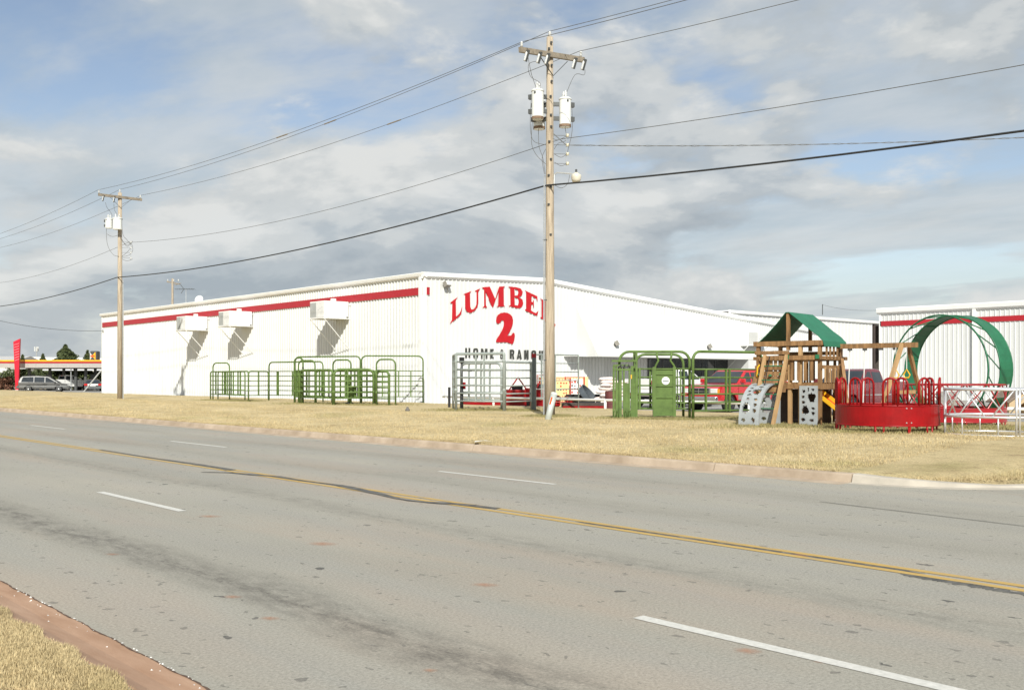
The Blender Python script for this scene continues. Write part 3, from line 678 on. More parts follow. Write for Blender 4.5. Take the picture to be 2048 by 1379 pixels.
def annex():
    Y0, X0, X1, ZE = 55.0, BX2+0.05, 103.0, 8.05
    b = thing('metal_shed_building', 'white wide-ribbed shed between the lettered store and the banded building, side door open', 'building', (X0, Y0, LOTZ))
    def P(mb, name, m, **k):
        mb.v = [(x-X0, y-Y0, z-LOTZ) for x, y, z in mb.v]; return mb.build(name, m, b, **k)
    P(ribbed((X0, Y0), (X1, Y0), (0, -1), 0.28, ZE-0.1, 0.72, 0.045, 0.12), 'front_wall', WHITE)
    P(MB().bx(X0, X1+9, Y0+0.02, Y0+20, ZE-0.12, ZE-0.02), 'roof', TRIM)
    sec = lambda x: [(x, Y0+0.04, ZE-0.34), (x, Y0-0.09, ZE-0.34), (x, Y0-0.22, ZE-0.26), (x, Y0-0.24, ZE-0.02), (x, Y0+0.04, ZE+0.02)]
    for a, c in ((X0, 85), (85, 94), (94, X1+9)): P(MB().loft([sec(a+0.004), sec(c-0.004)]), 'eave_gutter', TRIM)
    DARK = mat('shaded_shed_interior', (0.10, 0.085, 0.07), 0.9, var=0.3)  # gloom of the open bay is put into this wall colour
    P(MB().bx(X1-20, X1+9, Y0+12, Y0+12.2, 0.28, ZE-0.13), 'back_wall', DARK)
    P(MB().bx(X1-0.1, X1+0.1, Y0+0.05, Y0+12, 0.28, ZE-0.13), 'dark_inner_wall', DARK)
    P(MB().bx(X1+8.8, X1+9, Y0+0.05, Y0+12, 0.28, ZE-0.13), 'dark_inner_wall', DARK)
    P(MB().bx(X1+0.35, X1+0.65, Y0-0.05, Y0+0.25, 0.28, ZE-0.36), 'door_post', BRICKD)
    P(MB().bx(82.5, 85.6, Y0-0.12, Y0-0.05, 4.0-1.0, 4.9-1.0), 'wall_vent', mat('olive_vent', (0.11, 0.12, 0.095), 0.7))
annex()

def banded_building():
    X0, Y1, Y0, ZE = 66.7, 35.0, -6.0, 6.70
    b = thing('metal_warehouse', 'white ribbed warehouse with red band behind the standing green hoop', 'building', (X0, Y1, LOTZ))
    def P(mb, name, m, **k):
        mb.v = [(x-X0, y-Y1, z-LOTZ) for x, y, z in mb.v]; return mb.build(name, m, b, **k)
    P(ribbed((X0, Y0), (X0, Y1), (-1, 0), 0.28, ZE-0.1, 0.305, 0.035, 0.18), 'side_wall', WHITE)
    P(ribbed((X0, Y1), (X0+25, Y1), (0, 1), 0.28, ZE-0.1, 0.305), 'end_wall', WHITE)
    P(ribbed((X0, Y0), (X0+25, Y0), (0, -1), 0.28, ZE-0.1, 0.305), 'end_wall', WHITE)
    P(ribbed((X0+25, Y0), (X0+25, Y1), (1, 0), 0.28, ZE-0.1, 0.305), 'rear_wall', WHITE)
    P(MB().add([(X0-0.1,Y0-.1,ZE-0.08),(X0+12.5,Y0-.1,ZE+0.6),(X0+25.1,Y0-.1,ZE-0.08),(X0-0.1,Y1+.1,ZE-0.08),(X0+12.5,Y1+.1,ZE+0.6),(X0+25.1,Y1+.1,ZE-0.08)], [(0,1,4,3),(1,2,5,4)]), 'roof', TRIM)
    sec = lambda y: [(X0+0.05, y, ZE-0.42), (X0-0.06, y, ZE-0.42), (X0-0.19, y, ZE-0.32), (X0-0.22, y, ZE-0.06), (X0-0.17, y, ZE+0.0), (X0+0.05, y, ZE+0.02)]
    for a, c in ((Y0-.1, 9), (9, 22), (22, Y1+0.2)): P(MB().loft([sec(a+0.004), sec(c-0.004)]), 'eave_gutter', TRIM)
    P(MB().bx(X0-0.060, X0-0.040, Y0+0.05, Y1-0.02, 5.43, 5.78), 'red_band', RED_TRIM)
    for y in (28.4, 14.0): P(MB().bx(X0-0.20, X0-0.06, y-0.1, y+0.1, 0.5, ZE-0.38), 'downspout', TRIM)
    P(MB().bx(X0-0.06, X0+0.06, Y1-0.08, Y1+0.06, 0.28, ZE-0.1), 'corner_trim', TRIM)
banded_building()

# ------------------------------------------------------------------ drive-in beyond the store
def drive_in():
    def loc(px, d, z=0.10): return (*pos(px, d), z)
    b = thing('drive_in_canopy', 'drive-in canopy with yellow and red fascia on dark posts', 'canopy', loc(100, 116), IMG_RIGHT)
    S = 116/2000.0          # metres per pixel at this distance
    x0, x1 = -118*S, 120*S
    zf = lambda py: CAM_H-0.10-(py-755)*S
    MB().bx(x0, x1, 0, 7.5, zf(735), zf(722.5)).build('fascia', mat('pale_fascia', (0.40, 0.37, 0.34), 0.5), b)
    MB().bx(x0-0.05, x1, -0.05, 7.5, zf(722.6)+0.0, zf(719.4)).build('yellow_band', mat('yellow_fascia', (0.75, 0.40, 0.02), 0.45), b)
    MB().bx(x0-0.02, x1, -0.03, 7.4, zf(726.0), zf(722.6)-0.004).build('red_band', RED_TRIM, b)
    for k, yb in enumerate((8.5, 17.0)):
        MB().bx(x0-2, x1, yb, yb+5.5, zf(735)-0.05-0.14*k, zf(735)+0.30-0.14*k).build('rear_fascia', TRIM, b)
    for px in (46, 76, 104.5, 108.5, 140.5, 160.5, 169):
        xx = (px-100)*S; yy = random.choice((1.5, 3, 5.5))
        MB().bx(xx-0.13, xx+0.13, yy-0.13, yy+0.13, -0.02, zf(734)).build('post', DARKSTEEL, b)
    for px in (42, 77, 168):
        xx = (px-100)*S; m = MB().bx(xx-0.35, xx+0.35, 2.6, 2.75, 1.0, 2.1); m.build('menu_board', DARKSTEEL, b)
    MB().bx(84*S, x1, 7.6, 12, -0.02, zf(735)).build('kitchen_wall', BRICKD, b)
    # tapered red pylon
    p = thing('red_pylon_fin', 'tall tapered red pylon fin rising through the drive-in canopy', 'pylon', loc(34.5, 114.6), IMG_RIGHT)
    S2 = 114.6/2000; zf2 = lambda py: CAM_H-0.10-(py-755)*S2
    MB().prism([(-2.2*S2, -0.1), (2.8*S2, -0.1), (6.2*S2, zf2(677)), (-7.0*S2, zf2(683))], lambda x, z, d: (x, d, z), -0.12, 0.12).build('fin', mat('pylon_red', (0.55, 0.012, 0.035), 0.4), p)
    for k in range(7):
        zz = zf2(688+k*5.2)
        MB().bar((-5.6*S2+0.02*k, -0.135, zz-0.08), (5.0*S2, -0.135, zz+0.10), 0.02, 0.035).build('light_strip', mat('strip', (0.75, 0.35, 0.36), 0.4), p)
    MB().bx(-2.8*S2, 3.2*S2, -0.16, 0.16, -0.12, 0.35).build('footing', mat('pinkish_base', (0.55, 0.40, 0.38), 0.8), p)
    # sign box with the bow-tie emblem
    s = thing('drive_in_sign', 'dark box sign with yellow triangle and red emblem above the canopy', 'sign', loc(187, 118.5, 0.1), IMG_RIGHT)
    S3 = 118.5/2000; zf3 = lambda py: CAM_H-0.1-(py-755)*S3
    wx = 7.5*S3; za, zb = zf3(721.5), zf3(701.5)
    MB().bx(-wx, wx, 0, 0.9, za, zb).build('box', mat('sign_box', (0.045, 0.05, 0.055), 0.5), s, bevel=0.12)
    zm = (za+zb)/2; hh = (zb-za)/2
    fl = lambda x, z, d: (x, d, z)
    MB().prism([(-wx*0.95, zm+hh*0.75), (-wx*0.95, zm-hh*0.85), (-wx*0.2, zm)], fl, -0.02, -0.003).build('emblem', mat('emblem_grey', (0.45, 0.5, 0.52), 0.4), s)
    MB().prism([(-wx*0.35, zm+hh*0.02), (wx*0.52, zm+hh*0.82), (wx*0.52, zm-hh*0.8)], fl, -0.024, -0.006).build('emblem', YELLOWP, s)
    MB().prism([(-wx*0.9, zm+hh*0.02), (-wx*0.6, zm+hh*0.16), (-wx*0.2, zm+hh*0.2), (wx*0.35, zm+hh*0.14), (wx*0.4, zm-hh*0.16), (0, zm-hh*0.22), (-wx*0.6, zm-hh*0.2)], fl, -0.03, -0.010).build('emblem', mat('emblem_red', (0.72, 0.10, 0.02), 0.4), s)
    MB().bx(-0.12, 0.12, 0.3, 0.6, 3.2, za+0.02).build('mast', DARKSTEEL, s)
    # white barrier poles
    q = at(142, 779, 0.4)
    tag(MB().tube([(*q, 0.3), (*q, zf(731)+0.1)], 0.06).build('barrier_pole', GALV), 'thin grey upright pole beside the silver minivan', 'pole')
    a = pos(168, 108); c = pos(203, 106)
    tag(MB().tube([(*a, 0.3), (*c, 2.6)], 0.075).build('guy_guard', mat('guard_grey', (0.62, 0.62, 0.58), 0.5)), 'pale slanting guy-wire guard in front of the dark sedan', 'guard')
    # long low building far behind, and a slim telecom mast
    f = thing('distant_white_building', 'long low white-roofed building far behind the drive-in trees', 'building', loc(110, 210, 0), IMG_RIGHT)
    S4 = 210/2000
    MB().bx(-140*S4, 130*S4, 0, 20, 0, CAM_H+32*S4).build('wall', mat('far_wall_white', (0.62, 0.60, 0.57), 0.7), f)
    MB().add([(-141*S4,-0.3,CAM_H+31*S4),(131*S4,-0.3,CAM_H+31*S4),(131*S4,-0.3,CAM_H+38*S4),(-141*S4,-0.3,CAM_H+43*S4),(-141*S4,10,CAM_H+44*S4),(131*S4,10,CAM_H+40*S4)], [(0,1,2,3),(3,2,5,4)]).build('roof', TRIM, f)
    f2 = thing('distant_pale_building', 'pale gabled building far behind the red bush by the drive-in', 'building', loc(-20, 180, 0), IMG_RIGHT)
    MB().bx(-5, 4, 0, 12, 0, 4.6).build('wall', WHITE, f2)
    MB().add([(-5.4,-0.3,4.6),(4.4,-0.3,4.6),(4.4,6,5.8),(-5.4,6,5.8),(4.4,12.3,4.6),(-5.4,12.3,4.6)], [(0,1,2,3),(3,2,4,5),(1,4,2),(0,3,5)]).build('roof', mat('far_roof', (0.45, 0.44, 0.43), 0.6), f2)
    m = thing('telecom_mast', 'slim grey telecom mast with pale antennas far beyond the drive-in', 'mast', loc(73, 260, 0))
    S5 = 0.13
    MB().tube([(0, 0, 0), (0, 0, CAM_H+60*S5)], 0.16).build('pole', GALV, m)
    for k in range(3):
        a = k*2.1+0.4; MB().bx(0.45*math.cos(a)-0.12, 0.45*math.cos(a)+0.12, 0.45*math.sin(a)-0.12, 0.45*math.sin(a)+0.12, CAM_H+53*S5, CAM_H+62*S5).build('antenna', PORC, m)
        MB().tube([(0, 0, CAM_H+57*S5), (0.45*math.cos(a), 0.45*math.sin(a), CAM_H+57*S5)], 0.05, 5).build('antenna_arm', GALV, m)
drive_in()

# ------------------------------------------------------------------ trees and shrubs by the drive-in
def foliage(n, fn, size, seed):
    r = np.random.default_rng(seed); V = []; F = []
    for i in range(n):
        p, s = fn(r); s *= size
        a = Vector(r.normal(size=3)).normalized(); b2 = a.orthogonal().normalized(); c = a.cross(b2)
        th = r.uniform(0, 6.28); u = (b2*math.cos(th)+c*math.sin(th))*s; v = (c*math.cos(th)-b2*math.sin(th))*s*0.5
        p = Vector(p); o = len(V); V += [p-u, p+v, p+u*1.1, p-v]; F.append((o, o+1, o+2, o+3))
    return MB().add(V, F)
def conifer(label, px, d, h, rad, n, seed):
    t = thing('cedar_tree', label, 'tree', (*pos(px, d), 0.0), 0, 'cedars behind the drive-in canopy')
    MB().tube([(0, 0, -0.1), (0.05, 0, h*0.5), (0, 0, h*0.97)], [0.16, 0.10, 0.02], 7).build('trunk', BARK, t)
    lob = [(random.uniform(0, 6.28), random.uniform(0.2, 0.8), random.uniform(0.5, 1.0)) for _ in range(14)]
    def fn(r):
        k = r.random()**0.75; a = r.uniform(0, 6.28)
        f = (1-k)**0.8*rad*(0.72+0.28*math.sin(k*26+a*2))
        for la, lk, lw in lob:
            if abs(k-lk) < 0.07 and math.cos(a-la) > 0.75: f += rad*0.28*lw*(1-k)
        q = f*(0.35+0.65*r.random()**0.5)
        return (q*math.cos(a), q*math.sin(a), h*(0.08+0.92*k)), r.uniform(0.6, 1.5)
    foliage(n, fn, 0.17, seed).build('crown', FOL_D, t)
def bush(label, px, d, h, rad, n, seed, m=FOL_D, name='juniper_shrub'):
    t = thing(name, label, 'shrub', (*pos(px, d), 0.05), 0, 'shrubs around the drive-in')
    for k in range(4):
        a = k*1.6; MB().tube([(0, 0, -0.1), (0.3*rad*math.cos(a), 0.3*rad*math.sin(a), h*0.6)], [0.07, 0.02], 5).build('stem', BARK, t)
    cl = [(random.uniform(-0.6, 0.6)*rad, random.uniform(-0.6, 0.6)*rad, random.uniform(0.3, 0.8)*h, random.uniform(0.3, 0.55)) for _ in range(12)]
    def fn(r):
        c = cl[int(r.integers(12))]; v = Vector(r.normal(size=3)).normalized()*c[3]*(0.6+0.5*r.random())
        return (c[0]+v.x*rad, c[1]+v.y*rad, max(0.05, c[2]+v.z*h*0.55)), r.uniform(0.6, 1.5)
    foliage(n, fn, 0.16, seed).build('leaves', m, t)
conifer('broad bushy cedar tree showing above the drive-in canopy', 131, 150, 6.7, 4.3, 7500, 1)
conifer('small pointed cedar beside the telecom mast', 86, 150, 5.3, 1.9, 2200, 2)
conifer('thin sparse cedar beside the drive-in box sign', 175, 148, 5.8, 2.2, 1500, 3)
conifer('low cedar tip behind the red pylon fin', 45, 150, 5.2, 1.7, 1400, 4)
for k, (px, dd, hh, rr) in enumerate(((18, 126, 3.3, 2.4), (45, 133, 3.0, 2.6), (75, 135, 2.9, 2.6), (103, 136, 3.0, 2.6), (130, 136, 2.9, 2.6), (156, 136, 2.9, 2.6), (184, 136, 2.9, 2.6))):
    bush(['big rounded juniper behind the rusty bush and the red pylon', 'dark juniper in the hedge right behind the red pylon', 'dark juniper in the hedge behind the rear half of the silver minivan', 'dark juniper in the hedge behind the windscreen of the silver minivan', 'dark juniper in the hedge behind the drive-in white pickup', 'dark juniper in the hedge between the white pickup and the dark sedan', 'dark juniper in the hedge behind the dark sedan'][k], px, dd, hh, rr, 1500, 20+k)
bush('rust-coloured leafless bush in front of the juniper near the red pylon', 4, 118, 1.9, 1.5, 1300, 40, FOL_R, 'rusty_shrub')
# ------------------------------------------------------------------ utility poles and wires
PX_, NEAR_Y, FAR_Y = 25.0, 25.65, 66.2
PH = 13.55; GZ = 0.42
def insul(parent, p, h=0.22, r=0.06, name='insulator', m=PORC, rot=None):
    mb = MB().lathe([(r*0.5, 0), (r*0.5, h*0.2), (r, h*0.25), (r*0.55, h*0.42), (r*0.95, h*0.5), (r*0.5, h*0.68), (r*0.9, h*0.75), (r*0.4, h)], 9)
    o = mb.build(name, m, parent, smooth=True); o.location = p
    if rot: o.rotation_euler = rot
    return o
def can(parent, p, r, h, m=TANKW, ang=0.0, n_b=2):
    mb = MB().lathe([(r*0.90, 0.0), (r*0.96, 0.01), (r*0.96, 0.05), (r, 0.06), (r, h-0.05), (r*1.10, h-0.045), (r*1.10, h-0.01), (r*0.9, h+0.03), (r*0.25, h+0.06)], 20)
    o = mb.build('transformer', m, parent, smooth=False, bevel=0.008); o.location = p; o.rotation_euler = (0, 0, ang)
    MB().lathe([(r*0.985, 0.002), (r*1.005, 0.005), (r*1.005, 0.09), (r*0.985, 0.10)], 20).build('base_rim', RUSTY if h > 0.8 else TANKW, o)
    for k in range(n_b):
        x = (-0.4+0.8*k)*r if n_b > 1 else 0
        i = MB().lathe([(0.03, 0), (0.06, 0.03), (0.035, 0.07), (0.06, 0.10), (0.035, 0.14), (0.055, 0.17), (0.03, 0.21), (0.015, 0.26)], 8).build('bushing', PORC, o, smooth=True); i.location = (x, -r*0.1, h+0.02)
    for z in (h*0.3, h*0.8):
        MB().bx(-0.07, 0.07, r-0.01, r+0.13, z-0.08, z+0.08).build('hanger', DARKSTEEL, o)
    for s in (-1, 1):
        MB().bx(s*r*1.0-0.03, s*r*1.0+0.03, -0.03, 0.03, h*0.86, h*0.92).build('lug', DARKSTEEL, o)
    return o
def cutout(parent, p, s=1.0):
    o = MB().lathe([(0.035, -0.34), (0.05, -0.30), (0.035, -0.26), (0.055, -0.2), (0.035, -0.15), (0.055, -0.08), (0.03, 0.0)], 8).build('fuse_cutout', PORC, parent, smooth=True); o.location = p; o.rotation_euler = (0.25, 0.15*s, 0)
    m = MB().bx(-0.03, 0.03, -0.10, 0.02, -0.02, 0.05); m.bx(-0.025, 0.025, -0.12, -0.07, -0.36, 0.03); m.build('fuse_tube', DARKSTEEL, o)
def hang(parent, pts, r=0.009, name='jumper_wire'):
    P = [Vector(p) for p in pts]; out = []
    for i in range(len(P)-1):
        p0 = P[max(i-1, 0)]; p1 = P[i]; p2 = P[i+1]; p3 = P[min(i+2, len(P)-1)]
        for k in range(5):
            t = k/5; out.append(0.5*((2*p1)+(-p0+p2)*t+(2*p0-5*p1+4*p2-p3)*t*t+(-p0+3*p1-3*p2+p3)*t**3))
    out.append(P[-1]); MB().tube(out, r, 5).build(name, WIRE, parent)
def camdir(right, fwd): return Vector((CS*right+SN*fwd, -SN*right+CS*fwd, 0))
def zpx(py, d): return CAM_H-(py-755)*d/2000
def near_pole():
    t = thing('utility_pole', 'weathered wooden utility pole with three tall transformers beside the grey panels', 'utility pole', (PX_, NEAR_Y, GZ), 0, 'wooden utility poles along the road')
    Z = lambda py: zpx(py, 35.8)-GZ
    R = lambda r, f, z: tuple(camdir(r, f)+Vector((0, 0, z)))
    MB().tube([(0, 0, -0.2), (0, 0, PH*0.25), (0, 0, PH*0.5), (0, 0, PH*0.75), (0, 0, PH)], [0.188, 0.172, 0.152, 0.134, 0.118], 18).build('pole_shaft', WOODPOLE, t, smooth=True)
    za = Z(105)-0.13; zt = lambda x: za+0.10*x
    MB().bar((-1.6, -0.145, zt(-1.6)), (1.6, -0.145, zt(1.6)), 0.11, 0.18).build('crossarm', GREYWOOD, t)
    for s in (-1, 1): MB().bar((s*0.75, -0.14, za-0.07), (0, -0.17, za-0.75), 0.04, 0.012).build('arm_brace', DARKSTEEL, t)
    for x in (-1.5, 1.45): insul(t, (x, -0.14, zt(x)+0.08))
    insul(t, (0, 0, PH-0.01), 0.22, 0.07)
    for x in (-1.35, -0.75, -0.35, 1.02, 1.5): cutout(t, (x, -0.26, zt(x)-0.06))
    for k, (py, s) in enumerate(((88, 0.4), (100, -0.3), (115, 0.2), (133, 0.5), (165, 0.5), (195, 0.2), (232, 0.3), (255, 0.4), (285, -0.2), (320, 0.3), (352, -0.4), (375, 0.3), (410, -0.4), (470, 0.2))):
        MB().bx(-0.03, 0.03, -0.03, 0.03, -0.03, 0.03).build('bolt', DARKSTEEL, t).location = R(0.12*s, -0.165, Z(py))
    r = 0.215
    for (dr, df, ptop, pbot, ang) in ((-0.44, -0.12, 183, 241, 1.1), (-0.37, 0.42, 196, 253, 2.3), (0.55, 0.05, 197, 254, -1.2)):
        h = (pbot-ptop)*35.8/2000
        can(t, R(dr, df, Z(pbot)), r, h, TANKW, ang-YAW)
        MB().bar(R(dr*0.75, df*0.75, Z(pbot)+h*0.3), R(0, 0, Z(pbot)+h*0.3), 0.09, 0.14).build('transformer_bracket', DARKSTEEL, t)
        MB().bar(R(dr*0.75, df*0.75, Z(pbot)+h*0.8), R(0, 0, Z(pbot)+h*0.8), 0.09, 0.14).build('transformer_bracket', DARKSTEEL, t)
    # secondary rack of spool insulators
    MB().tube([R(0.58, -0.05, Z(268)), R(0.58, -0.05, Z(332))], 0.015, 6).build('rack_rod', GALV, t)
    for py in (272, 291, 309, 328):
        o = MB().lathe([(0.03, -0.05), (0.06, -0.045), (0.035, 0), (0.06, 0.045), (0.03, 0.05)], 10).build('spool_insulator', mat('cream_porcelain', (0.62, 0.56, 0.40), 0.3), t, smooth=True); o.location = R(0.63, -0.07, Z(py))
        MB().bar(R(0.14, 0, Z(py)+0.02), R(0.6, -0.05, Z(py)), 0.02, 0.014).build('rack_arm', DARKSTEEL, t)
    MB().bar(R(0.14, 0, Z(268)), R(0.56, -0.05, Z(290)), 0.03, 0.03).build('rack_brace', DARKSTEEL, t)
    # yard light
    MB().tube([R(0.15, -0.05, Z(372)), R(0.16, -0.06, Z(350)), R(0.25, -0.08, Z(346)), R(0.42, -0.12, Z(347)), R(0.85, -0.2, Z(350))], 0.028, 7).build('lamp_arm', GALV, t)
    lm = MB().lathe([(0.06, 0.24), (0.09, 0.20), (0.17, 0.16), (0.185, 0.10), (0.165, -0.02), (0.13, -0.10), (0.02, -0.11)], 14).build('lamp_head', mat('lamp_cream', (0.62, 0.58, 0.48), 0.4), t, smooth=True); lm.location = R(0.93, -0.22, Z(360)-0.02)
    MB().lathe([(0.035, 0.24), (0.04, 0.34), (0.02, 0.36)], 8).build('photocell', DARKSTEEL, lm)
    # conduit and jumpers
    MB().tube([R(-0.215, -0.05, -0.1), R(-0.205, -0.05, Z(420)), R(-0.19, -0.05, Z(352))], 0.035, 6).build('conduit', GALV, t)
    for zc in (Z(480), Z(600), Z(720)): MB().bar(R(-0.25, -0.05, zc), R(-0.1, -0.12, zc), 0.02, 0.03).build('strap', DARKSTEEL, t)
    J = [[(-1.35,-0.3,za-0.4),(-1.15,-0.25,za-0.9),R(-0.6,-0.1,Z(160)),R(-0.5,-0.15,Z(178))], [(-0.75,-0.3,za-0.4),R(-0.75,-0.1,Z(130)),R(-0.70,-0.15,Z(155)),R(-0.38,-0.2,Z(168)),R(-0.36,-0.2,Z(176))],
         [(1.5,-0.3,za-0.24),(1.45,-0.3,za-0.45),R(0.9,0,Z(150)),R(0.6,0,Z(185)),R(0.5,0,Z(192))], [R(-0.66,-0.1,Z(195)),R(-0.7,-0.1,Z(235)),R(-0.68,-0.1,Z(268)),R(-0.55,-0.1,Z(285)),R(-0.15,-0.15,Z(292))],
         [R(-0.62,-0.1,Z(240)),R(-0.66,-0.1,Z(285)),R(-0.5,-0.1,Z(310)),R(-0.15,-0.15,Z(330))], [R(-0.4,0.3,Z(253)),R(-0.38,0.2,Z(290)),R(-0.25,-0.1,Z(318)),R(-0.17,-0.15,Z(350))],
         [R(-0.15,-0.15,Z(300)),R(-0.28,-0.15,Z(318)),R(-0.2,-0.15,Z(350))], [R(0.78,0,Z(205)),R(0.8,0,Z(260)),R(0.65,-0.05,Z(300)),R(0.6,-0.05,Z(310))], [R(0.55,0.05,Z(254)),R(0.58,0,Z(280)),R(0.3,-0.1,Z(288)),R(0.15,-0.1,Z(300))],
         [R(0.6,-0.07,Z(309)),R(0.4,-0.1,Z(316)),R(0.16,-0.12,Z(310))], [R(0.6,-0.07,Z(328)),R(0.4,-0.1,Z(333)),R(0.16,-0.12,Z(326))], [R(0.17,-0.15,Z(372)),R(0.4,-0.2,Z(378)),R(0.62,-0.2,Z(370)),R(0.7,-0.2,Z(352))],
         [R(0.63,-0.07,Z(272)),R(0.3,-0.15,Z(282)),R(0.1,-0.2,Z(280))]]
    for q in J: hang(t, q)
    g = thing('leaning_pole_guard', 'grey steel pipe guard with orange marker leaning at the base of the utility pole', 'bollard', (*at(1094, 839, 0.42), 0.38), 0)
    d0 = camdir(0.0, 0); d1 = camdir(0.24, 0.25)
    MB().tube([(0,0,-0.1), tuple(d1*0.5+Vector((0,0,0.42))), tuple(d1+Vector((0,0,0.86)))], 0.105, 16).build('pipe', mat('guard_pipe', (0.50, 0.53, 0.50), 0.45, 0.2), g, smooth=True)
    MB().tube([tuple(d1+Vector((0,0,0.85))), tuple(d1*1.07+Vector((0,0,0.91)))], 0.112, 16).build('cap', mat('guard_cap', (0.66, 0.67, 0.63), 0.5), g)
    MB().bar(tuple(d1*0.66+camdir(-0.055, -0.105)+Vector((0,0,0.55))), tuple(d1*0.92+camdir(-0.055, -0.105)+Vector((0,0,0.78))), 0.05, 0.025).build('orange_marker', mat('orange_tape', (0.75, 0.11, 0.02), 0.5), g)
    return za
ZA_N = near_pole()
def far_pole():
    t = thing('utility_pole', 'wooden utility pole with two short transformers in front of the long banded wall', 'utility pole', (PX_, FAR_Y, GZ), 0, 'wooden utility poles along the road')
    Z = lambda py: zpx(py, 65.9)-GZ
    R = lambda r, f, z: tuple(camdir(r, f)+Vector((0, 0, z)))
    MB().tube([(0, 0, -0.2), (0, 0, PH*0.5), (0, 0, PH)], [0.172, 0.150, 0.124], 14).build('pole_shaft', WOODPOLE, t, smooth=True)
    za = Z(395)
    MB().bx(-1.45, 1.4, -0.20, -0.09, za-0.08, za+0.08).build('crossarm', GREYWOOD, t)
    for s in (-1, 1): MB().bar((s*0.7, -0.14, za-0.07), (0, -0.17, za-0.7), 0.04, 0.012).build('arm_brace', DARKSTEEL, t)
    for x in (-1.4, 1.3): insul(t, (x, -0.14, za+0.08))
    insul(t, (0, 0, PH-0.01), 0.22, 0.07)
    for x in (-1.15, -0.45): cutout(t, (x, -0.26, za-0.06))
    can(t, R(-0.68, -0.1, Z(457)), 0.23, 0.62, TANKW, 1.2-YAW); can(t, R(0.02, -0.45, Z(461)), 0.29, 0.74, TANKW, -YAW)
    MB().bar(R(-0.5, -0.05, Z(445)), R(0, 0, Z(445)), 0.1, 0.2).build('transformer_bracket', DARKSTEEL, t)
    MB().tube([R(0.72, 0, Z(484)), R(0.72, 0, Z(520))], 0.015, 6).build('rack_rod', GALV, t)
    for py in (484, 495, 505, 516):
        o = MB().lathe([(0.03, -0.05), (0.055, -0.04), (0.035, 0), (0.055, 0.04), (0.03, 0.05)], 8).build('spool_insulator', PORC, t); o.location = R(0.75, -0.05, Z(py))
        MB().bar(R(0.14, 0, Z(py)), R(0.72, -0.02, Z(py)), 0.018, 0.014).build('rack_arm', DARKSTEEL, t)
    MB().tube([R(0.22, -0.03, -0.1), R(0.21, -0.03, Z(560))], 0.04, 6).build('conduit', GALV, t)
    for q in ([R(-0.95,0,Z(405)),R(-0.85,0,Z(415)),R(-0.6,0,Z(425)),R(-0.5,0,Z(432))], [R(-0.4,0,Z(408)),R(-0.35,0,Z(420)),R(-0.1,-0.2,Z(430))],
              [R(-0.88,0,Z(442)),R(-0.88,0,Z(475)),R(-0.75,0,Z(495)),R(-0.4,0,Z(510)),R(0,-0.2,Z(513))], [R(-0.85,0,Z(468)),R(-0.5,0,Z(473)),R(0,-0.2,Z(471))],
              [R(0.3,-0.5,Z(440)),R(0.35,-0.4,Z(470)),R(0.5,-0.1,Z(480)),R(0.75,0,Z(490))], [R(0.05,-0.5,Z(440)),R(0.1,-0.4,Z(470)),R(0.45,-0.1,Z(490)),R(0.75,0,Z(484))],
              [R(0.16,-0.1,Z(478)),R(0.5,-0.1,Z(493)),R(0.85,0,Z(482))], [R(0.16,-0.1,Z(513)),R(0.5,-0.1,Z(505)),R(0.8,0,Z(492))], [R(0.16,-0.1,Z(518)),R(0.5,-0.1,Z(522)),R(0.85,0,Z(518))], [R(0.75,0,Z(484)),R(0.85,0,Z(500)),R(0.6,0,Z(510)),R(0.16,-0.1,Z(514))]): hang(t, q, 0.012)
    return za
ZA_F = far_pole()
def span(A, B, sag, n=26): 
    A = Vector(A); B = Vector(B); return [A.lerp(B, i/n)-Vector((0, 0, 4*sag*(i/n)*(1-i/n))) for i in range(n+1)]
def line(label, offx, zn, zf, r, sag, m=WIRE, sleeves=(), dy=0.0, cat='power line', name='overhead_wire', znext=None, rsag=1.3):
    A = (PX_+offx, NEAR_Y+dy, zn); B = (PX_+offx, FAR_Y+dy, zf); C = (PX_+offx, FAR_Y+40.5, zf); D = (PX_+offx, NEAR_Y-60, (znext or zn))
    t = thing(name, label, cat, (PX_+offx, NEAR_Y, 0), 0, 'overhead wires between the poles')
    pts = list(reversed(span(A, D, rsag)))[:-1]+span(A, B, sag)[:-1]+span(B, C, sag)
    MB().tube([p-Vector((PX_+offx, NEAR_Y, 0)) for p in pts], r, 5).build('wire', m, t)
    S = span(A, B, sag, 40)
    for k in sleeves: MB().tube([S[k]-Vector((PX_+offx, NEAR_Y, 0)), S[k+1]-Vector((PX_+offx, NEAR_Y, 0))], r*2.6, 6).build('splice_sleeve', GREYWOOD, t)
ZN, ZF = GZ+ZA_N, GZ+ZA_F
line('thin overhead wire on the roadside ends of the crossarms', -1.45, ZN+0.15, ZF+0.30, 0.011, 0.5, sleeves=(16,), dy=-0.14)
line('thin overhead wire strung across the tops of the two poles', 0.0, GZ+PH+0.22, GZ+PH+0.22, 0.011, 0.5, sleeves=(14,))
line('thin overhead wire on the store-side ends of the crossarms', 1.38, ZN+0.44, ZF+0.30, 0.011, 0.55, sleeves=(11,), dy=-0.14)
line('lighter neutral wire fixed to the secondary racks below the transformers', 0.55, 10.42, 10.75, 0.011, 0.75)
line('thick black communication cable strapped low on both wooden poles', -0.16, 8.66, 8.40, 0.030, 0.55, CABLE, name='communication_cable')
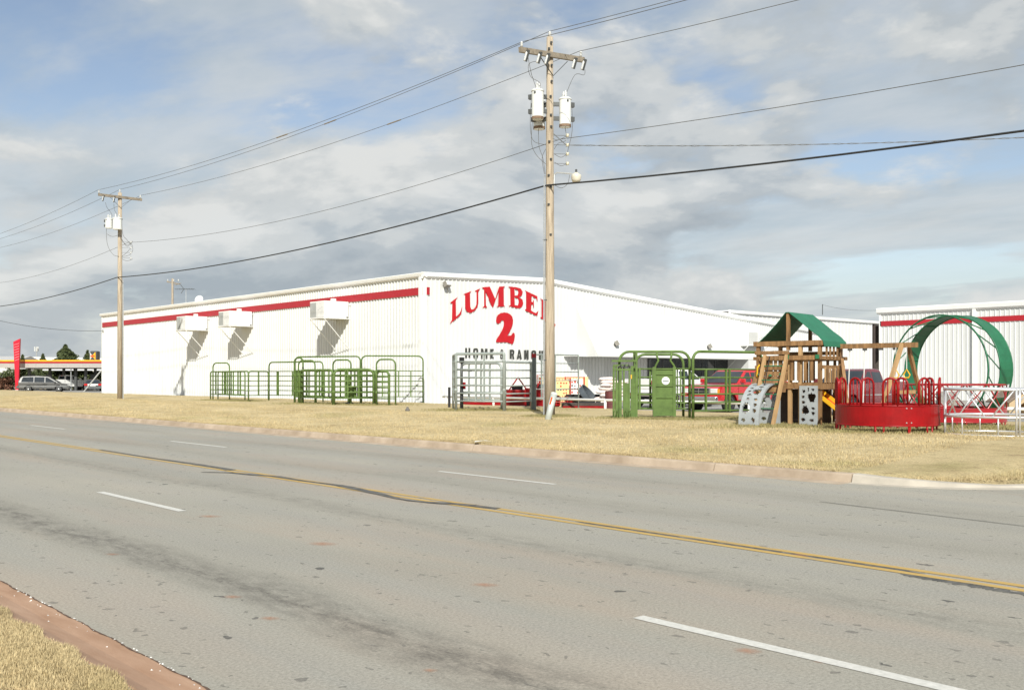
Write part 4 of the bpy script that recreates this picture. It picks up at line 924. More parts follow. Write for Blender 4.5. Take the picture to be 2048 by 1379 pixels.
# twisted service drop leaving the near pole's rack
a = Vector((PX_+0.43, NEAR_Y-0.48, 10.10)); e = Vector((*pos(2048, 33.0), 9.72+0.28)); e2 = a+(e-a)*1.6
t = thing('service_drop', 'thin twisted service wire running off from the near rack with slight sag', 'power line', (a.x, a.y, 0))
pts = span(a, e2, 0.30, 60); L1 = []; L2 = []
for i, p in enumerate(pts): w_ = 0.02*math.sin(i*2.4); L1.append(p+Vector((0, 0, w_))-Vector((a.x, a.y, 0))); L2.append(p-Vector((0, 0, w_))-Vector((a.x, a.y, 0)))
MB().tube(L1, 0.009, 5).build('wire', WIRE, t); MB().tube(L2, 0.009, 5).build('wire', WIRE, t)
# small pole and aerial behind the store
t = thing('distant_utility_pole', 'small distant utility pole rising behind the store roof', 'utility pole', (*pos(345, 150), 0.2), 0)
S6 = 0.075; Z6 = lambda py: CAM_H-0.2-(py-755)*S6
MB().tube([(0,0,0),(0,0,Z6(557))], [0.2, 0.15], 10).build('pole_shaft', WOODPOLE, t)
c1 = camdir(-0.85, 0); c2 = camdir(1.1, 0)
MB().bar((c1.x, c1.y, Z6(563)), (c2.x, c2.y, Z6(568)), 0.18, 0.18).build('crossarm', GREYWOOD, t)
c1 = camdir(0.3, 0); c2 = camdir(1.3, 0); MB().bar((c1.x, c1.y, Z6(570)), (c2.x, c2.y, Z6(566)), 0.08, 0.08).build('arm_brace', GREYWOOD, t)
for k in (-0.7, 0.2, 0.9): q = camdir(k, 0); insul(t, (q.x, q.y, Z6(563)), 0.35, 0.12)
t = thing('roof_aerial', 'thin television aerial standing on the store roof near the distant pole', 'aerial', (BX+4, y_on_x(372, BX+4), roof_z(BX+4)-0.05))
da = depth(BX+4, y_on_x(372, BX+4))/2000; zt = CAM_H+(755-577)*da-roof_z(BX+4)
MB().tube([(0,0,0),(0,0,zt)], 0.03, 5).build('mast', GALV, t)
c1 = camdir(-22*da, 0); c2 = camdir(17*da, 0); MB().tube([(c1.x,c1.y,zt),(c2.x,c2.y,zt+0.02)], 0.022, 5).build('boom', DARKSTEEL, t)
for k in range(8):
    c = camdir((-20+k*5)*da, 0); q = camdir(0, 0.35+0.05*k); MB().tube([(c.x-q.x,c.y-q.y,zt),(c.x+q.x,c.y+q.y,zt)], 0.012, 4).build('element', DARKSTEEL, t)
c1 = camdir(-10*da, 0); c2 = camdir(-4*da, 0); MB().tube([(c1.x,c1.y,zt-8*da),(c2.x,c2.y,zt),(c1.x*1.1,c1.y*1.1,zt+9*da)], 0.03, 5).build('reflector', DARKSTEEL, t)
# thin mast on the far roof of the shed with its wire
p = (*pos(1645, 98), 8.0); t = thing('roof_mast', 'thin service mast on the shed roof carrying a wire to the banded warehouse', 'mast', p)
MB().tube([(0,0,-0.05),(0,0,1.0)], 0.04, 6).build('mast', DARKSTEEL, t)
q = Vector((*pos(1790, 72), 6.75)); MB().tube([v-Vector(p) for v in span(Vector(p)+Vector((0,0,0.95)), q, 0.3)], 0.012, 4).build('wire', WIRE, t)

# slack service wire reaching the drive-in end of the store
q = Vector((BX-0.05, BY2-0.3, 6.2)); q2 = Vector((*pos(-160, 92), 9.3)); t = thing('slack_service_wire', 'slack dark service wire ending at the drive-in end of the store wall', 'power line', (q.x, q.y, q.z-0.3))
MB().tube([v-Vector((q.x, q.y, q.z-0.3)) for v in span(q, q2, 0.9)], 0.018, 5).build('wire', CABLE, t); MB().bx(-0.06, 0.06, -0.06, 0.06, 0.2, 0.42).build('wall_bracket', GALV, t)
# ------------------------------------------------------------------ pipe rail along the lot edge
def pipe_rail():
    X = 32.6; t = thing('white_pipe_rail', 'low white pipe rail with short posts along the edge of the parking lot', 'railing', (X, 41.5, 0.38))
    MB().tube([(0, 0, 0.43), (0, -17.2, 0.44), (0, -35, 0.45)], 0.055, 9).build('rail', TRIM, t, smooth=True)
    for k in range(10): MB().tube([(0, -0.3-k*3.75, -0.1), (0, -0.3-k*3.75, 0.42)], 0.06, 9).build('post', TRIM, t, smooth=True)
pipe_rail()

# ------------------------------------------------------------------ livestock panels
GG = 'green livestock panels on the lawn'
def pipe_panel(name, label, A, B, h=1.78, nr=6, m=PGREEN, bow=None, stays=(0.5,), r=0.030, z0=0.36, group=GG, cat='fence', rr=0.20, feet=True, skirt=None):
    A = Vector((*A, 0)); B = Vector((*B, 0)); D = B-A; Ld = D.length
    t = thing(name, label, cat, (A.x, A.y, zl(A.x, A.y)-0.02), math.atan2(D.y, D.x), group)
    top = bow or h
    MB().tube(bow_pts(Ld, top, rr if not bow else 0.28), r*1.4, 8).build('frame', m, t, smooth=True)
    for k in range(nr):
        z = z0+(h-z0)*k/(nr-1)
        if not bow and k == nr-1: continue
        MB().tube([(0, 0, z), (Ld, 0, z)], r*0.85, 6).build('rail', m, t, smooth=True)
    for f in stays:
        MB().bx(Ld*f-0.030, Ld*f+0.030, -0.034, 0.034, z0-0.03, h+0.01).build('stay', m, t)
    if feet:
        for x in (0, Ld): MB().bx(x-0.05, x+0.05, -0.06, 0.06, 0.0, 0.03).build('foot', m, t)
    for x in (0.0, Ld):
        for z in (h*0.35, h*0.85): MB().lathe([(r*1.5, 0), (r*1.7, 0.02), (r*1.7, 0.08), (r*1.5, 0.10)], 8, (x, 0, z)).build('hinge_collar', m, t)
    return t
pt = pos
pipe_panel('corral_fence', 'green six-rail panel forming the roadside wall of the smaller green pen', pt(421, 63.5), pt(497, 58.6), stays=(0.15, 0.33, 0.47, 0.62, 0.8))
pipe_panel('corral_fence', 'green six-rail panel forming the wall-side side of the smaller green pen', pt(436, 64.8), pt(490, 61.5), stays=(0.25, 0.3, 0.5, 0.75))
pipe_panel('bow_gate', 'narrow green bow gate arching over the smaller green pen', pt(426, 62.6), pt(459, 62.0), 1.78, 6, bow=2.32, stays=(), cat='gate')
pipe_panel('corral_fence', 'green six-rail panel joining the smaller pen to the long tall gate', pt(497, 58.9), pt(537, 60.4), stays=(0.5,))
pipe_panel('bow_gate', 'long green bow gate linking the smaller and larger green pens', pt(538, 60.4), pt(646, 57.6), 1.78, 6, bow=2.33, stays=(0.16, 0.18, 0.45, 0.75), cat='gate')
pipe_panel('corral_gate', 'tall green framed gate standing close to the store corner', pt(723, 54.8), pt(846, 55.4), 1.78, 6, bow=2.60, stays=(0.34, 0.6, 0.8), cat='gate')
pipe_panel('corral_gate', 'tall green framed gate at the back of the larger green pen', pt(590, 56.2), pt(721, 54.6), 1.78, 6, bow=2.57, stays=(0.1, 0.38, 0.7), cat='gate')
pipe_panel('bow_gate', 'green bow gate at the end of the larger pen near the linking gate', pt(597, 54.2), pt(630, 53.4), 1.78, 6, bow=2.32, stays=(0.5,), cat='gate')
pipe_panel('bow_gate', 'green bow gate in the middle of the larger green pen', pt(666, 52.0), pt(702, 51.4), 1.78, 6, bow=2.32, stays=(), cat='gate')
pipe_panel('bow_gate', 'green bow gate at the roadside corner of the larger green pen', pt(753, 50.3), pt(791, 50.0), 1.78, 2, bow=2.32, stays=(), cat='gate')
pipe_panel('corral_fence', 'green round-cornered panel angled across the front of the larger pen', pt(600, 53.6), pt(666, 51.0), 1.80, 6, stays=(0.5,), r=0.04, rr=0.3)
pipe_panel('corral_fence', 'green round-cornered panel with heavy rails in the middle front of the larger pen', pt(668, 50.9), pt(747, 51.6), 1.82, 6, stays=(0.28, 0.34, 0.62), r=0.044, rr=0.3)
pipe_panel('corral_fence', 'short green panel below the roadside bow gate of the larger pen', pt(753, 50.5), pt(778, 49.9), 1.72, 6, stays=(), r=0.042, rr=0.25)
pipe_panel('corral_fence', 'green six-rail panel crossing inside the larger green pen', pt(632, 53.6), pt(750, 53.0), 1.78, 6, stays=(0.1, 0.14, 0.22, 0.28, 0.5, 0.66, 0.72, 0.78), r=0.034)
pipe_panel('corral_fence', 'green panel folded against the end bow of the larger pen', pt(590, 55.4), pt(604, 53.6), 1.78, 6, stays=(0.5,))
pipe_panel('corral_gate', 'green narrow gate folded flat against others at the linking-gate end of the larger pen', pt(589, 54.9), pt(606, 54.6), 1.78, 6, bow=2.5, stays=(0.2, 0.4, 0.6, 0.8), r=0.036, cat='gate')
pipe_panel('corral_fence', 'green six-rail panel closing the back of the larger pen beside the middle bow gate', pt(664, 54.2), pt(752, 51.6), 1.76, 6, stays=(0.2, 0.35, 0.6, 0.64, 0.8), r=0.034)
p = pt(698, 52.3); t = thing('sweep_gate_latch_post', 'short dark green latch post with sheet plates inside the larger pen', 'post', (*p, 0.40))
MB().bx(-0.06, 0.06, -0.06, 0.06, -0.02, 1.5).build('shaft', PGREEN, t); MB().bx(-0.12, 0.45, -0.03, 0.0, 0.35, 0.95).build('plate', PGREEN, t); MB().bx(-0.14, 0.14, -0.14, 0.14, -0.02, 0.12).build('base', DARKSTEEL, t)
GS = 'grey livestock pen panels'
pipe_panel('pen_fence', 'tall grey seven-rail panel on the roadside of the grey pen', pt(912, 42.2), pt(1008, 41.2), 2.40, 7, GREYGREEN, stays=(0.42, 0.59), r=0.042, z0=0.42, group=GS, rr=0.04)
pipe_panel('pen_fence', 'short grey end panel of the grey pen on the store-corner side', pt(906, 44.4), pt(911, 42.4), 2.38, 7, GREYGREEN, stays=(0.5,), r=0.03, z0=0.42, group=GS, rr=0.04)
pipe_panel('pen_fence', 'grey rear panel of the grey pen facing the lettered wall', pt(922, 45.8), pt(1003, 44.2), 2.05, 6, GREYGREEN, stays=(0.2, 0.5, 0.72), r=0.036, z0=0.42, group=GS, rr=0.3)
pipe_panel('pen_gate', 'grey six-rail gate between the grey pen and the dark post', pt(1010, 41.6), pt(1063, 43.2), 2.05, 6, GREYGREEN, bow=None, stays=(0.97,), r=0.036, z0=0.40, group=GS, rr=0.04, cat='gate')
pipe_panel('pen_fence', 'grey panel running behind the wooden pole to the display racks', pt(1071, 44.8), pt(1157, 46.0), 2.44, 6, GREYGREEN, stays=(0.14, 0.45), r=0.026, z0=0.5, group=GS, rr=0.04)
p = pt(1068, 42.3); t = thing('dark_gate_post', 'dark steel gate post with red top beside the wooden utility pole', 'post', (*p, 0.40))
MB().bx(-0.06, 0.06, -0.06, 0.06, -0.02, 2.25).build('shaft', mat('slate_steel', (0.10, 0.12, 0.125), 0.5), t)
MB().bx(-0.14, 0.14, -0.14, 0.14, -0.02, 0.06).build('base_plate', DARKSTEEL, t)
MB().bx(-0.065, 0.065, -0.07, 0.07, 2.251, 2.42).build('red_cap', RED_ENAMEL, t)
p = pt(923.5, 44.0); t = thing('hydraulic_ram_post', 'upright black hydraulic ram with red valve block inside the grey pen', 'machine part', (*p, 0.40))
MB().tube([(0,0,-0.02),(0,0,1.0)], 0.075, 10).build('barrel', BLACKR, t, smooth=True); MB().tube([(0,0,0.98),(0,0,2.05)], 0.055, 10).build('rod', DARKSTEEL, t, smooth=True)
MB().bx(-0.08,0.08,-0.08,0.08,2.04,2.30).build('clevis', BLACKR, t); c1 = camdir(-0.3, 0); c2 = camdir(0.45, 0)
MB().bar((c1.x,c1.y,1.78),(c2.x,c2.y,1.70),0.1,0.08).build('link_arm', DARKSTEEL, t); MB().bx(0.06,0.14,-0.1,0.0,0.9,1.2).build('valve_block', RED_ENAMEL, t)
p = pt(898.5, 46.5); tag(MB().tube([(*p,0.35),(*p,1.36)], 0.06, 8).build('dark_bollard', BLACKR), 'short dark bollard between the store corner and the grey pen', 'bollard')

def chute():
    S = 0.0167
    t = thing('cattle_chute', 'green cattle squeeze chute with sheet-metal door and round white sticker', 'chute', (*pos(1303, 33.9), 0.40), IMG_RIGHT-0.03)
    g = PGREEN2; X = lambda px: (px-1303)*S
    Z = lambda py: CAM_H-0.40-(py-755)*S
    T = lambda pts, r, nm: MB().tube(pts, r, 9).build(nm, g, t, smooth=True)
    def bow(x0, x1, h, y, r, nm): T([(x, y, z) for x, _, z in bow_pts(x1-x0, h, 0.34, -0.02, x0)], r, nm)
    bow(X(1238), X(1380), Z(702), 0, 0.048, 'front_bow'); bow(X(1275), X(1374.5), Z(706.5), 0.85, 0.045, 'rear_bow')
    for y in (0.0, 0.85):
        for py in (737, 754, 771, 789, 806, 818):
            T([(X(1272), y, Z(py)), (X(1307) if y == 0 else X(1374), y, Z(py))], 0.024, 'rail')
            if y == 0: T([(X(1350), y, Z(py)), (X(1380), y, Z(py))], 0.026, 'rail')
        for px in (1272.5, 1279, 1306): MB().bx(X(px)-0.035, X(px)+0.035, y-0.04, y+0.04, 0.0 if px < 1275 else Z(819), Z(702) if px < 1275 else Z(735)).build('upright', g, t)
        for px in (1362, 1369): MB().bx(X(px)-0.02, X(px)+0.02, y-0.03, y+0.03, Z(819), Z(736)).build('upright', g, t)
    for px0, px1, px2 in ((1314, 1317, 1311), (1343, 1341, 1349)):
        T([(X(px0), -0.01, Z(703)), (X(px0), -0.01, Z(712)), (X(px1), -0.01, Z(720)), (X(px2), -0.01, Z(731)), (X(px2), -0.01, Z(738))], 0.035, 'bent_stay')
    dr = MB().bx(X(1310), X(1347.5), -0.03, 0.02, Z(831), Z(736)).build('sheet_door', g, t)
    for py in (737, 748, 771.5, 795, 831): MB().bx(X(1309), X(1348.5), -0.065, -0.031, Z(py)-0.02, Z(py)+0.02).build('door_rib', g, dr)
    for px in (1308.5, 1349): MB().bx(X(px)-0.05, X(px)+0.05, -0.07, 0.06, Z(833), Z(733)).build('door_jamb', g, t)
    MB().lathe([(0.135, -0.04), (0.135, -0.032)], 24, (X(1331.5), 0, Z(761)), 'y').build('sticker', mat('sticker_white', (0.72, 0.73, 0.72), 0.4), dr)
    MB().bx(X(1331.5)-0.10, X(1331.5)+0.10, -0.046, -0.041, Z(762.5), Z(760.5)).build('sticker_print', mat('sticker_ink', (0.16, 0.2, 0.17), 0.5), dr)
    # head gate
    hg = MB(); 
    for px, w_ in ((1226, 0.07), (1231.5, 0.06), (1239.5, 0.09), (1246.5, 0.06), (1257.5, 0.05), (1263, 0.09), (1272, 0.07)):
        MB().bx(X(px)-w_/2, X(px)+w_/2, -0.14, -0.05, 0.0, Z(731)).build('headgate_bar', g, t)
    for py, x0, x1 in ((721, 1222, 1272), (730, 1225, 1258), (738.5, 1225, 1264)): MB().bx(X(x0), X(x1), -0.16, -0.04, Z(py)-0.03, Z(py)+0.03).build('headgate_header', g, t)
    MB().bx(X(1229), X(1236), -0.12, -0.07, 0.05, Z(765)).build('headgate_sheet', g, t); MB().bx(X(1248), X(1256.5), -0.12, -0.07, 0.05, Z(766)).build('headgate_sheet', g, t); MB().bx(X(1265), X(1271), -0.12, -0.07, 0.02, Z(766)).build('headgate_sheet', g, t)
    for k in range(5): MB().tube([(X(1236+k*4), -0.18, Z(733)), (X(1240+k*4), -0.2, Z(729+(k % 2)*4)), (X(1243+k*4), -0.17, Z(734))], 0.022, 5).build('latch_linkage', DARKSTEEL, t)
    for px in (1227, 1233, 1250, 1257): T([(X(px)-0.03, -0.16, 0.02), (X(px)-0.03, -0.18, 0.28), (X(px)+0.03, -0.18, 0.3), (X(px)+0.05, -0.16, 0.04)], 0.012, 'latch_hook')
    T([(X(1264), -0.1, Z(718)), (X(1268), -0.05, Z(722)), (X(1273), 0, Z(714))], 0.025, 'lever')
    MB().bx(X(1260.2), X(1262.4), -0.152, -0.142, Z(757), Z(749)).build('yellow_tag', YELLOWP, t)
    MB().tube([(X(1240), -0.1, Z(745)), (X(1240), -0.1, Z(830))], 0.03, 6).build('ratchet_post', DARKSTEEL, t)
    for y in (0.42,): T([(X(1272), y-0.42, Z(703)), (X(1275), y+0.42, Z(707))], 0.03, 'cross_tie'); T([(X(1379), 0, 1.7), (X(1374), 0.85, 1.7)], 0.03, 'cross_tie')
chute()
t = pipe_panel('alley_fence', 'green tall-bowed alley panel between the squeeze chute and the playset', pt(1386, 33.1), pt(1524, 34.4), 1.68, 6, PGREEN2, bow=2.27, stays=(0.18, 0.47, 0.52), r=0.034, z0=0.30, rr=0.3)

# ------------------------------------------------------------------ wooden playset
def perforated(fn, nu, nv, holes, th):
    keep = {}
    for i in range(nu):
        for j in range(nv):
            a, b = (i+0.5)/nu, (j+0.5)/nv
            if not any(((a-hx)/rx)**2+((b-hy)/ry)**2 < 1+0.25*math.sin(5*math.atan2(b-hy, a-hx)+hx*9) for hx, hy, rx, ry in holes): keep[i, j] = 1
    V = []; F = []
    for k, d in enumerate((0, th)):
        for i in range(nu+1):
            for j in range(nv+1): V.append(fn(i/nu, j/nv, d))
    n = (nu+1)*(nv+1); I = lambda i, j: i*(nv+1)+j
    for i, j in keep:
        q = [I(i,j), I(i+1,j), I(i+1,j+1), I(i,j+1)]; F.append(tuple(q)); F.append(tuple(x+n for x in reversed(q)))
        for (di, dj), (a, b) in (((0,-1),(0,1)), ((1,0),(1,2)), ((0,1),(2,3)), ((-1,0),(3,0))):
            if (i+di, j+dj) not in keep: F.append((q[a], q[b], q[b]+n, q[a]+n))
    return MB().add(V, F)
def playset():
    W, D = 1.9, 1.5; pf = 1.2
    fr = Vector((*pos(1640, 28.6), 0)); ang = -YAW-math.radians(40)
    e1 = Vector((math.cos(ang), math.sin(ang), 0)); o = fr-e1*W
    t = thing('wooden_playset', 'wooden playset fort with green canvas roof, swing beam and grey climbing panels', 'playset', (o.x, o.y, 0.40), ang)
    def board(x0, x1, y0, y1, z0, z1, nm, m=CEDAR): MB().bx(x0, x1, y0, y1, z0, z1).build(nm, m, t)
    q = 0.05
    for x, y, h in ((0, 0, 2.46), (W, 0, 2.46), (0, D, 2.46), (W, D, 2.46), (1.0, -0.01, 2.02), (1.32, -0.01, 2.44)):
        board(x-q, x+q, y-q, y+q, -0.05, h, 'post', CEDAR2 if x in (1.0, 1.32) else CEDAR)
    for y in (-0.075, D+0.075):
        board(-0.12, W+0.12, y-0.022, y+0.022, 2.33, 2.47, 'top_rail'); board(-0.08, 1.0 if y < 0 else W, y-0.02, y+0.02, 2.08, 2.19, 'rail')
        board(0.06, W-0.06, y-0.02, y+0.02, 1.90, 2.00, 'rail'); board(-0.06, W+0.06, y-0.02, y+0.02, pf-0.12, pf+0.02, 'rim_joist')
    for x in (-0.075, W+0.075):
        board(x-0.021, x+0.021, -0.10, D+0.10, 2.345, 2.455, 'top_rail'); board(x-0.021, x+0.021, -0.16, D+0.3, 1.92, 2.02, 'rail'); board(x-0.021, x+0.021, -0.05, D+0.1, 1.66, 1.76, 'rail'); board(x-0.021, x+0.021, -0.1, D+0.1, pf-0.13, pf+0.03, 'rim_joist')
    for k in range(11): board(0.04+k*0.168, 0.04+k*0.168+0.150, -0.05, D+0.05, pf+0.022, pf+0.06, 'deck_plank')
    for k in range(6): x = 0.12+k*0.145; board(x, x+0.085, -0.118, -0.096, pf+0.12, 1.99, 'slat', random.choice((CEDAR, CEDAR2)))
    for k in range(4): x = 1.06+k*0.20; board(x, x+0.085, -0.118, -0.096, pf+0.12, 1.99, 'slat')
    for k in range(8): x = 0.1+k*0.22; board(x, x+0.085, D+0.096, D+0.118, pf+0.12, 1.99, 'slat')
    for k in range(8): y = 0.08+k*0.18; board(W+0.097, W+0.118, y, y+0.085, pf+0.06, 1.70, 'slat', random.choice((CEDAR, CEDAR2)))
    for k in range(5): y = 0.16+k*0.26; board(W+0.097, W+0.118, y, y+0.11, 1.98, 2.35, 'slat')
    for k in range(7): y = 0.08+k*0.2; board(-0.118, -0.097, y, y+0.085, pf+0.06, 1.95, 'slat')
    # ridge posts, ridge beam and canvas
    for y in (-0.02, D+0.02): board(W/2-0.045, W/2+0.045, y-0.045, y+0.045, 2.2, 3.30, 'ridge_post')
    prof = [(W+0.16, 2.30), (W+0.13, 2.44), (W-0.02, 2.60), (W-0.26, 2.78), (W-0.52, 3.00), (W/2+0.05, 3.30), (W/2-0.05, 3.30), (0.62, 2.98), (0.30, 2.66), (0.02, 2.42)]
    secs = []
    for y in (-0.10, D*0.33, D*0.66, D+0.10):
        up = [(x, y, z+0.012) for x, z in prof]; lo = [(x, y, z-0.008) for x, z in reversed(prof)]; secs.append(up+lo)
    MB().loft(secs).build('canvas_roof', CANVAS, t)
    # climbing wall of planks with holds
    for k in range(4):
        z0 = 0.98+k*0.155; sp = 0.10*(3-k)/3
        MB().add([(-0.04-sp,-0.20-0.10*(3-k)/3,z0),(0.98,-0.20-0.10*(3-k)/3,z0),(0.98,-0.17-0.10*(3-k)/3,z0+0.148),(-0.04-sp,-0.17-0.10*(3-k)/3,z0+0.148),
                  (-0.04-sp,-0.16-0.10*(3-k)/3,z0),(0.98,-0.16-0.10*(3-k)/3,z0),(0.98,-0.13-0.10*(3-k)/3,z0+0.148),(-0.04-sp,-0.13-0.10*(3-k)/3,z0+0.148)],
                 [(0,1,2,3),(7,6,5,4),(0,4,5,1),(2,6,7,3),(1,5,6,2),(0,3,7,4)]).build('climbing_plank', CEDAR, t)
    for k in range(9): board(0.08+k*0.2, 0.24+k*0.2, D-0.06, D-0.03, 0.08, 1.06, 'shading_plank')  # planks added at the back to darken the space under the fort
    for k in range(5): board(1.02+k*0.075, 1.075+k*0.075, 0.5+0.02*k, 0.53+0.02*k, 1.24, 1.98-0.05*(k % 2), 'inner_slat', random.choice((CEDAR, CEDAR2)))
    board(0.2, 1.8, 1.0, 1.03, 0.05, 1.06, 'painted_shade_panel', BRICKD)  # dark sheet painted in for the shade below the deck
    board(1.4, 1.85, -0.10, -0.07, 1.10, 1.20, 'cross_plank'); board(0.06, 1.0, -0.17, -0.13, 1.62, 1.72, 'rail')
    HOLD = mat('green_hold', (0.02, 0.16, 0.07), 0.5)
    for x, f in ((0.15, 0.85), (0.5, 0.8), (0.82, 0.86), (0.25, 0.45), (0.7, 0.4), (0.3, 0.2)):
        MB().lathe([(0.055, 0), (0.05, 0.03), (0.02, 0.05)], 7, (x, -0.26-0.05*(1-f), 0.95+0.62*f)).build('climbing_hold', HOLD, t)
    # curved grey arch ladder and flat grey panels
    def arch(a, b, d):
        th = b*PI/2*0.98; r = 1-d*0.0
        v = -0.20-1.08*math.cos(th)*(1-d*0.6); w_ = 1.24*math.sin(th)**0.85 if th > 0 else 0
        return (0.0+a*0.62, v+d*math.cos(th), max(-0.02, w_-d*math.sin(th)))
    H1 = [(0.22,0.07,0.10,0.03),(0.72,0.07,0.10,0.035),(0.30,0.25,0.20,0.085),(0.74,0.20,0.10,0.03),(0.74,0.30,0.09,0.03),(0.70,0.40,0.09,0.028),(0.30,0.41,0.09,0.028),(0.30,0.50,0.1,0.026),(0.62,0.58,0.22,0.075),(0.22,0.59,0.08,0.026),(0.25,0.68,0.09,0.025),(0.68,0.72,0.12,0.03),(0.30,0.83,0.2,0.06),(0.7,0.83,0.10,0.026),(0.72,0.92,0.10,0.024)]
    perforated(arch, 26, 64, H1, 0.05).build('arch_ladder', GREYPLAS, t)
    for x0, x1 in ((0.10, 0.74), (1.34, 1.88)):
        H2 = [(0.2,0.14,0.12,0.045),(0.68,0.12,0.12,0.04),(0.32,0.38,0.20,0.11),(0.75,0.30,0.10,0.04),(0.75,0.42,0.10,0.035),(0.22,0.58,0.10,0.04),(0.68,0.70,0.22,0.12),(0.2,0.72,0.1,0.035),(0.24,0.86,0.1,0.04),(0.5,0.90,0.05,0.055),(0.75,0.90,0.09,0.03)]
        perforated(lambda a, b, d: (x0+a*(x1-x0), -0.14+d, 0.04+b*1.13), 24, 44, H2, 0.05).build('climbing_panel', GREYPLAS, t)
    # splayed ladder legs, hand rope, small beam
    for u0, u1 in ((0.98, 0.86), (0.30, 0.22)):
        MB().bar((u0, -0.18, 2.06), (u1, -0.88, -0.03), 0.09, 0.09).build('ladder_leg', CEDAR2, t)
    MB().bar((0.25, -0.2, 1.98), (W, -0.14, 1.98), 0.05, 0.13).build('ladder_beam', CEDAR, t)
    for f in (0.25, 0.45, 0.65, 0.85): MB().tube([(0.22+0.06*f, -0.88+0.68*f, 2.05*f), (0.86+0.1*f, -0.88+0.68*f, 2.05*f)], 0.016, 6).build('ladder_rung', HOLD, t)
    MB().tube([(0.5, -0.3, 2.02), (0.47, -0.45, 1.5), (0.46, -0.62, 0.95)], 0.014, 5).build('climbing_rope', BLACKR, t)
    for p0 in ((1.0, 2.0), (W, 2.0), (0.28, 1.9)): MB().bx(p0[0]-0.05, p0[0]+0.05, -0.21, -0.17, p0[1]-0.06, p0[1]+0.06).build('corner_bracket', HOLD, t)
    MB().tube([(0.08, -0.14, 1.35), (0.07, -0.25, 1.45), (0.09, -0.25, 1.70), (0.1, -0.14, 1.78)], 0.022, 6).build('hand_grip', YELLOWP, t)
    board(0.3, 1.7, D-0.4, D-0.2, 0.36, 0.41, 'bench_plank')
    # slide off the end
    MB().add([(W-0.35, 0.45, 0.95), (W-0.35, 0.95, 0.95), (W+0.75, 0.95, 0.12), (W+0.75, 0.45, 0.12), (W-0.35, 0.45, 0.91), (W-0.35, 0.95, 0.91), (W+0.75, 0.95, 0.08), (W+0.75, 0.45, 0.08)], [(0,1,2,3),(7,6,5,4),(0,4,5,1),(2,6,7,3),(1,5,6,2),(0,3,7,4)]).build('slide_bed', REDP, t)
    for y in (0.43, 0.97): MB().bar((W-0.35, y, 1.0), (W+0.77, y, 0.16), 0.04, 0.11).build('slide_edge', YELLOWP, t)
    # swing beam with A-frame
    yb = 1.15; zb = 2.32; u1 = W+2.35
    MB().bar((W+0.1, yb, zb), (u1, yb, zb), 0.09, 0.14).build('swing_beam', CEDAR, t)
    MB().bar((u1-0.42, yb-0.02, zb+0.04), (u1-0.78, yb-1.15, -0.05), 0.09, 0.10).build('frame_leg', CEDAR2, t); MB().bar((u1-0.30, yb+0.06, zb+0.04), (u1-0.05, yb+1.1, -0.05), 0.09, 0.10).build('frame_leg', CEDAR, t)
    MB().bar((W+0.16, yb+0.05, 1.95), (W+0.72, yb-0.75, -0.05), 0.09, 0.10).build('frame_leg', CEDAR, t)
    MB().bar((u1-0.34, yb-0.62, 1.0), (u1-0.27, yb+0.6, 1.0), 0.05, 0.10).build('frame_brace', CEDAR2, t)
    CH = mat('white_chain', (0.66, 0.66, 0.64), 0.4)
    for x in (0.42, 0.86, 1.32, 1.72):
        MB().bx(W+x-0.05, W+x+0.05, yb-0.05, yb+0.05, zb-0.13, zb-0.07).build('swing_hanger', DARKSTEEL, t)
    for x0, x1 in ((0.42, 0.38), (0.86, 0.82)): MB().tube([(W+x0, yb, zb-0.1), (W+x1, yb-0.05, 0.52)], 0.017, 6).build('swing_chain', CH, t)
    MB().tube([(W+0.38, yb-0.05, 0.55), (W+0.5, yb-0.05, 0.44), (W+0.7, yb-0.05, 0.44), (W+0.82, yb-0.05, 0.55)], 0.05, 6).build('swing_seat', REDP, t)
    for x in (1.78, 2.08):
        MB().tube([(W+x, yb-0.1, zb-0.06), (W+x, yb-0.1, 1.62)], 0.011, 5).build('swing_chain', CH, t)
        MB().tube([(W+x, yb-0.1, 1.64), (W+x+0.09, yb-0.1, 1.48), (W+x+0.05, yb-0.1, 1.40), (W+x-0.05, yb-0.1, 1.40), (W+x-0.09, yb-0.1, 1.48)], 0.02, 6, True).build('trapeze_grip', YELLOWP, t)
playset()

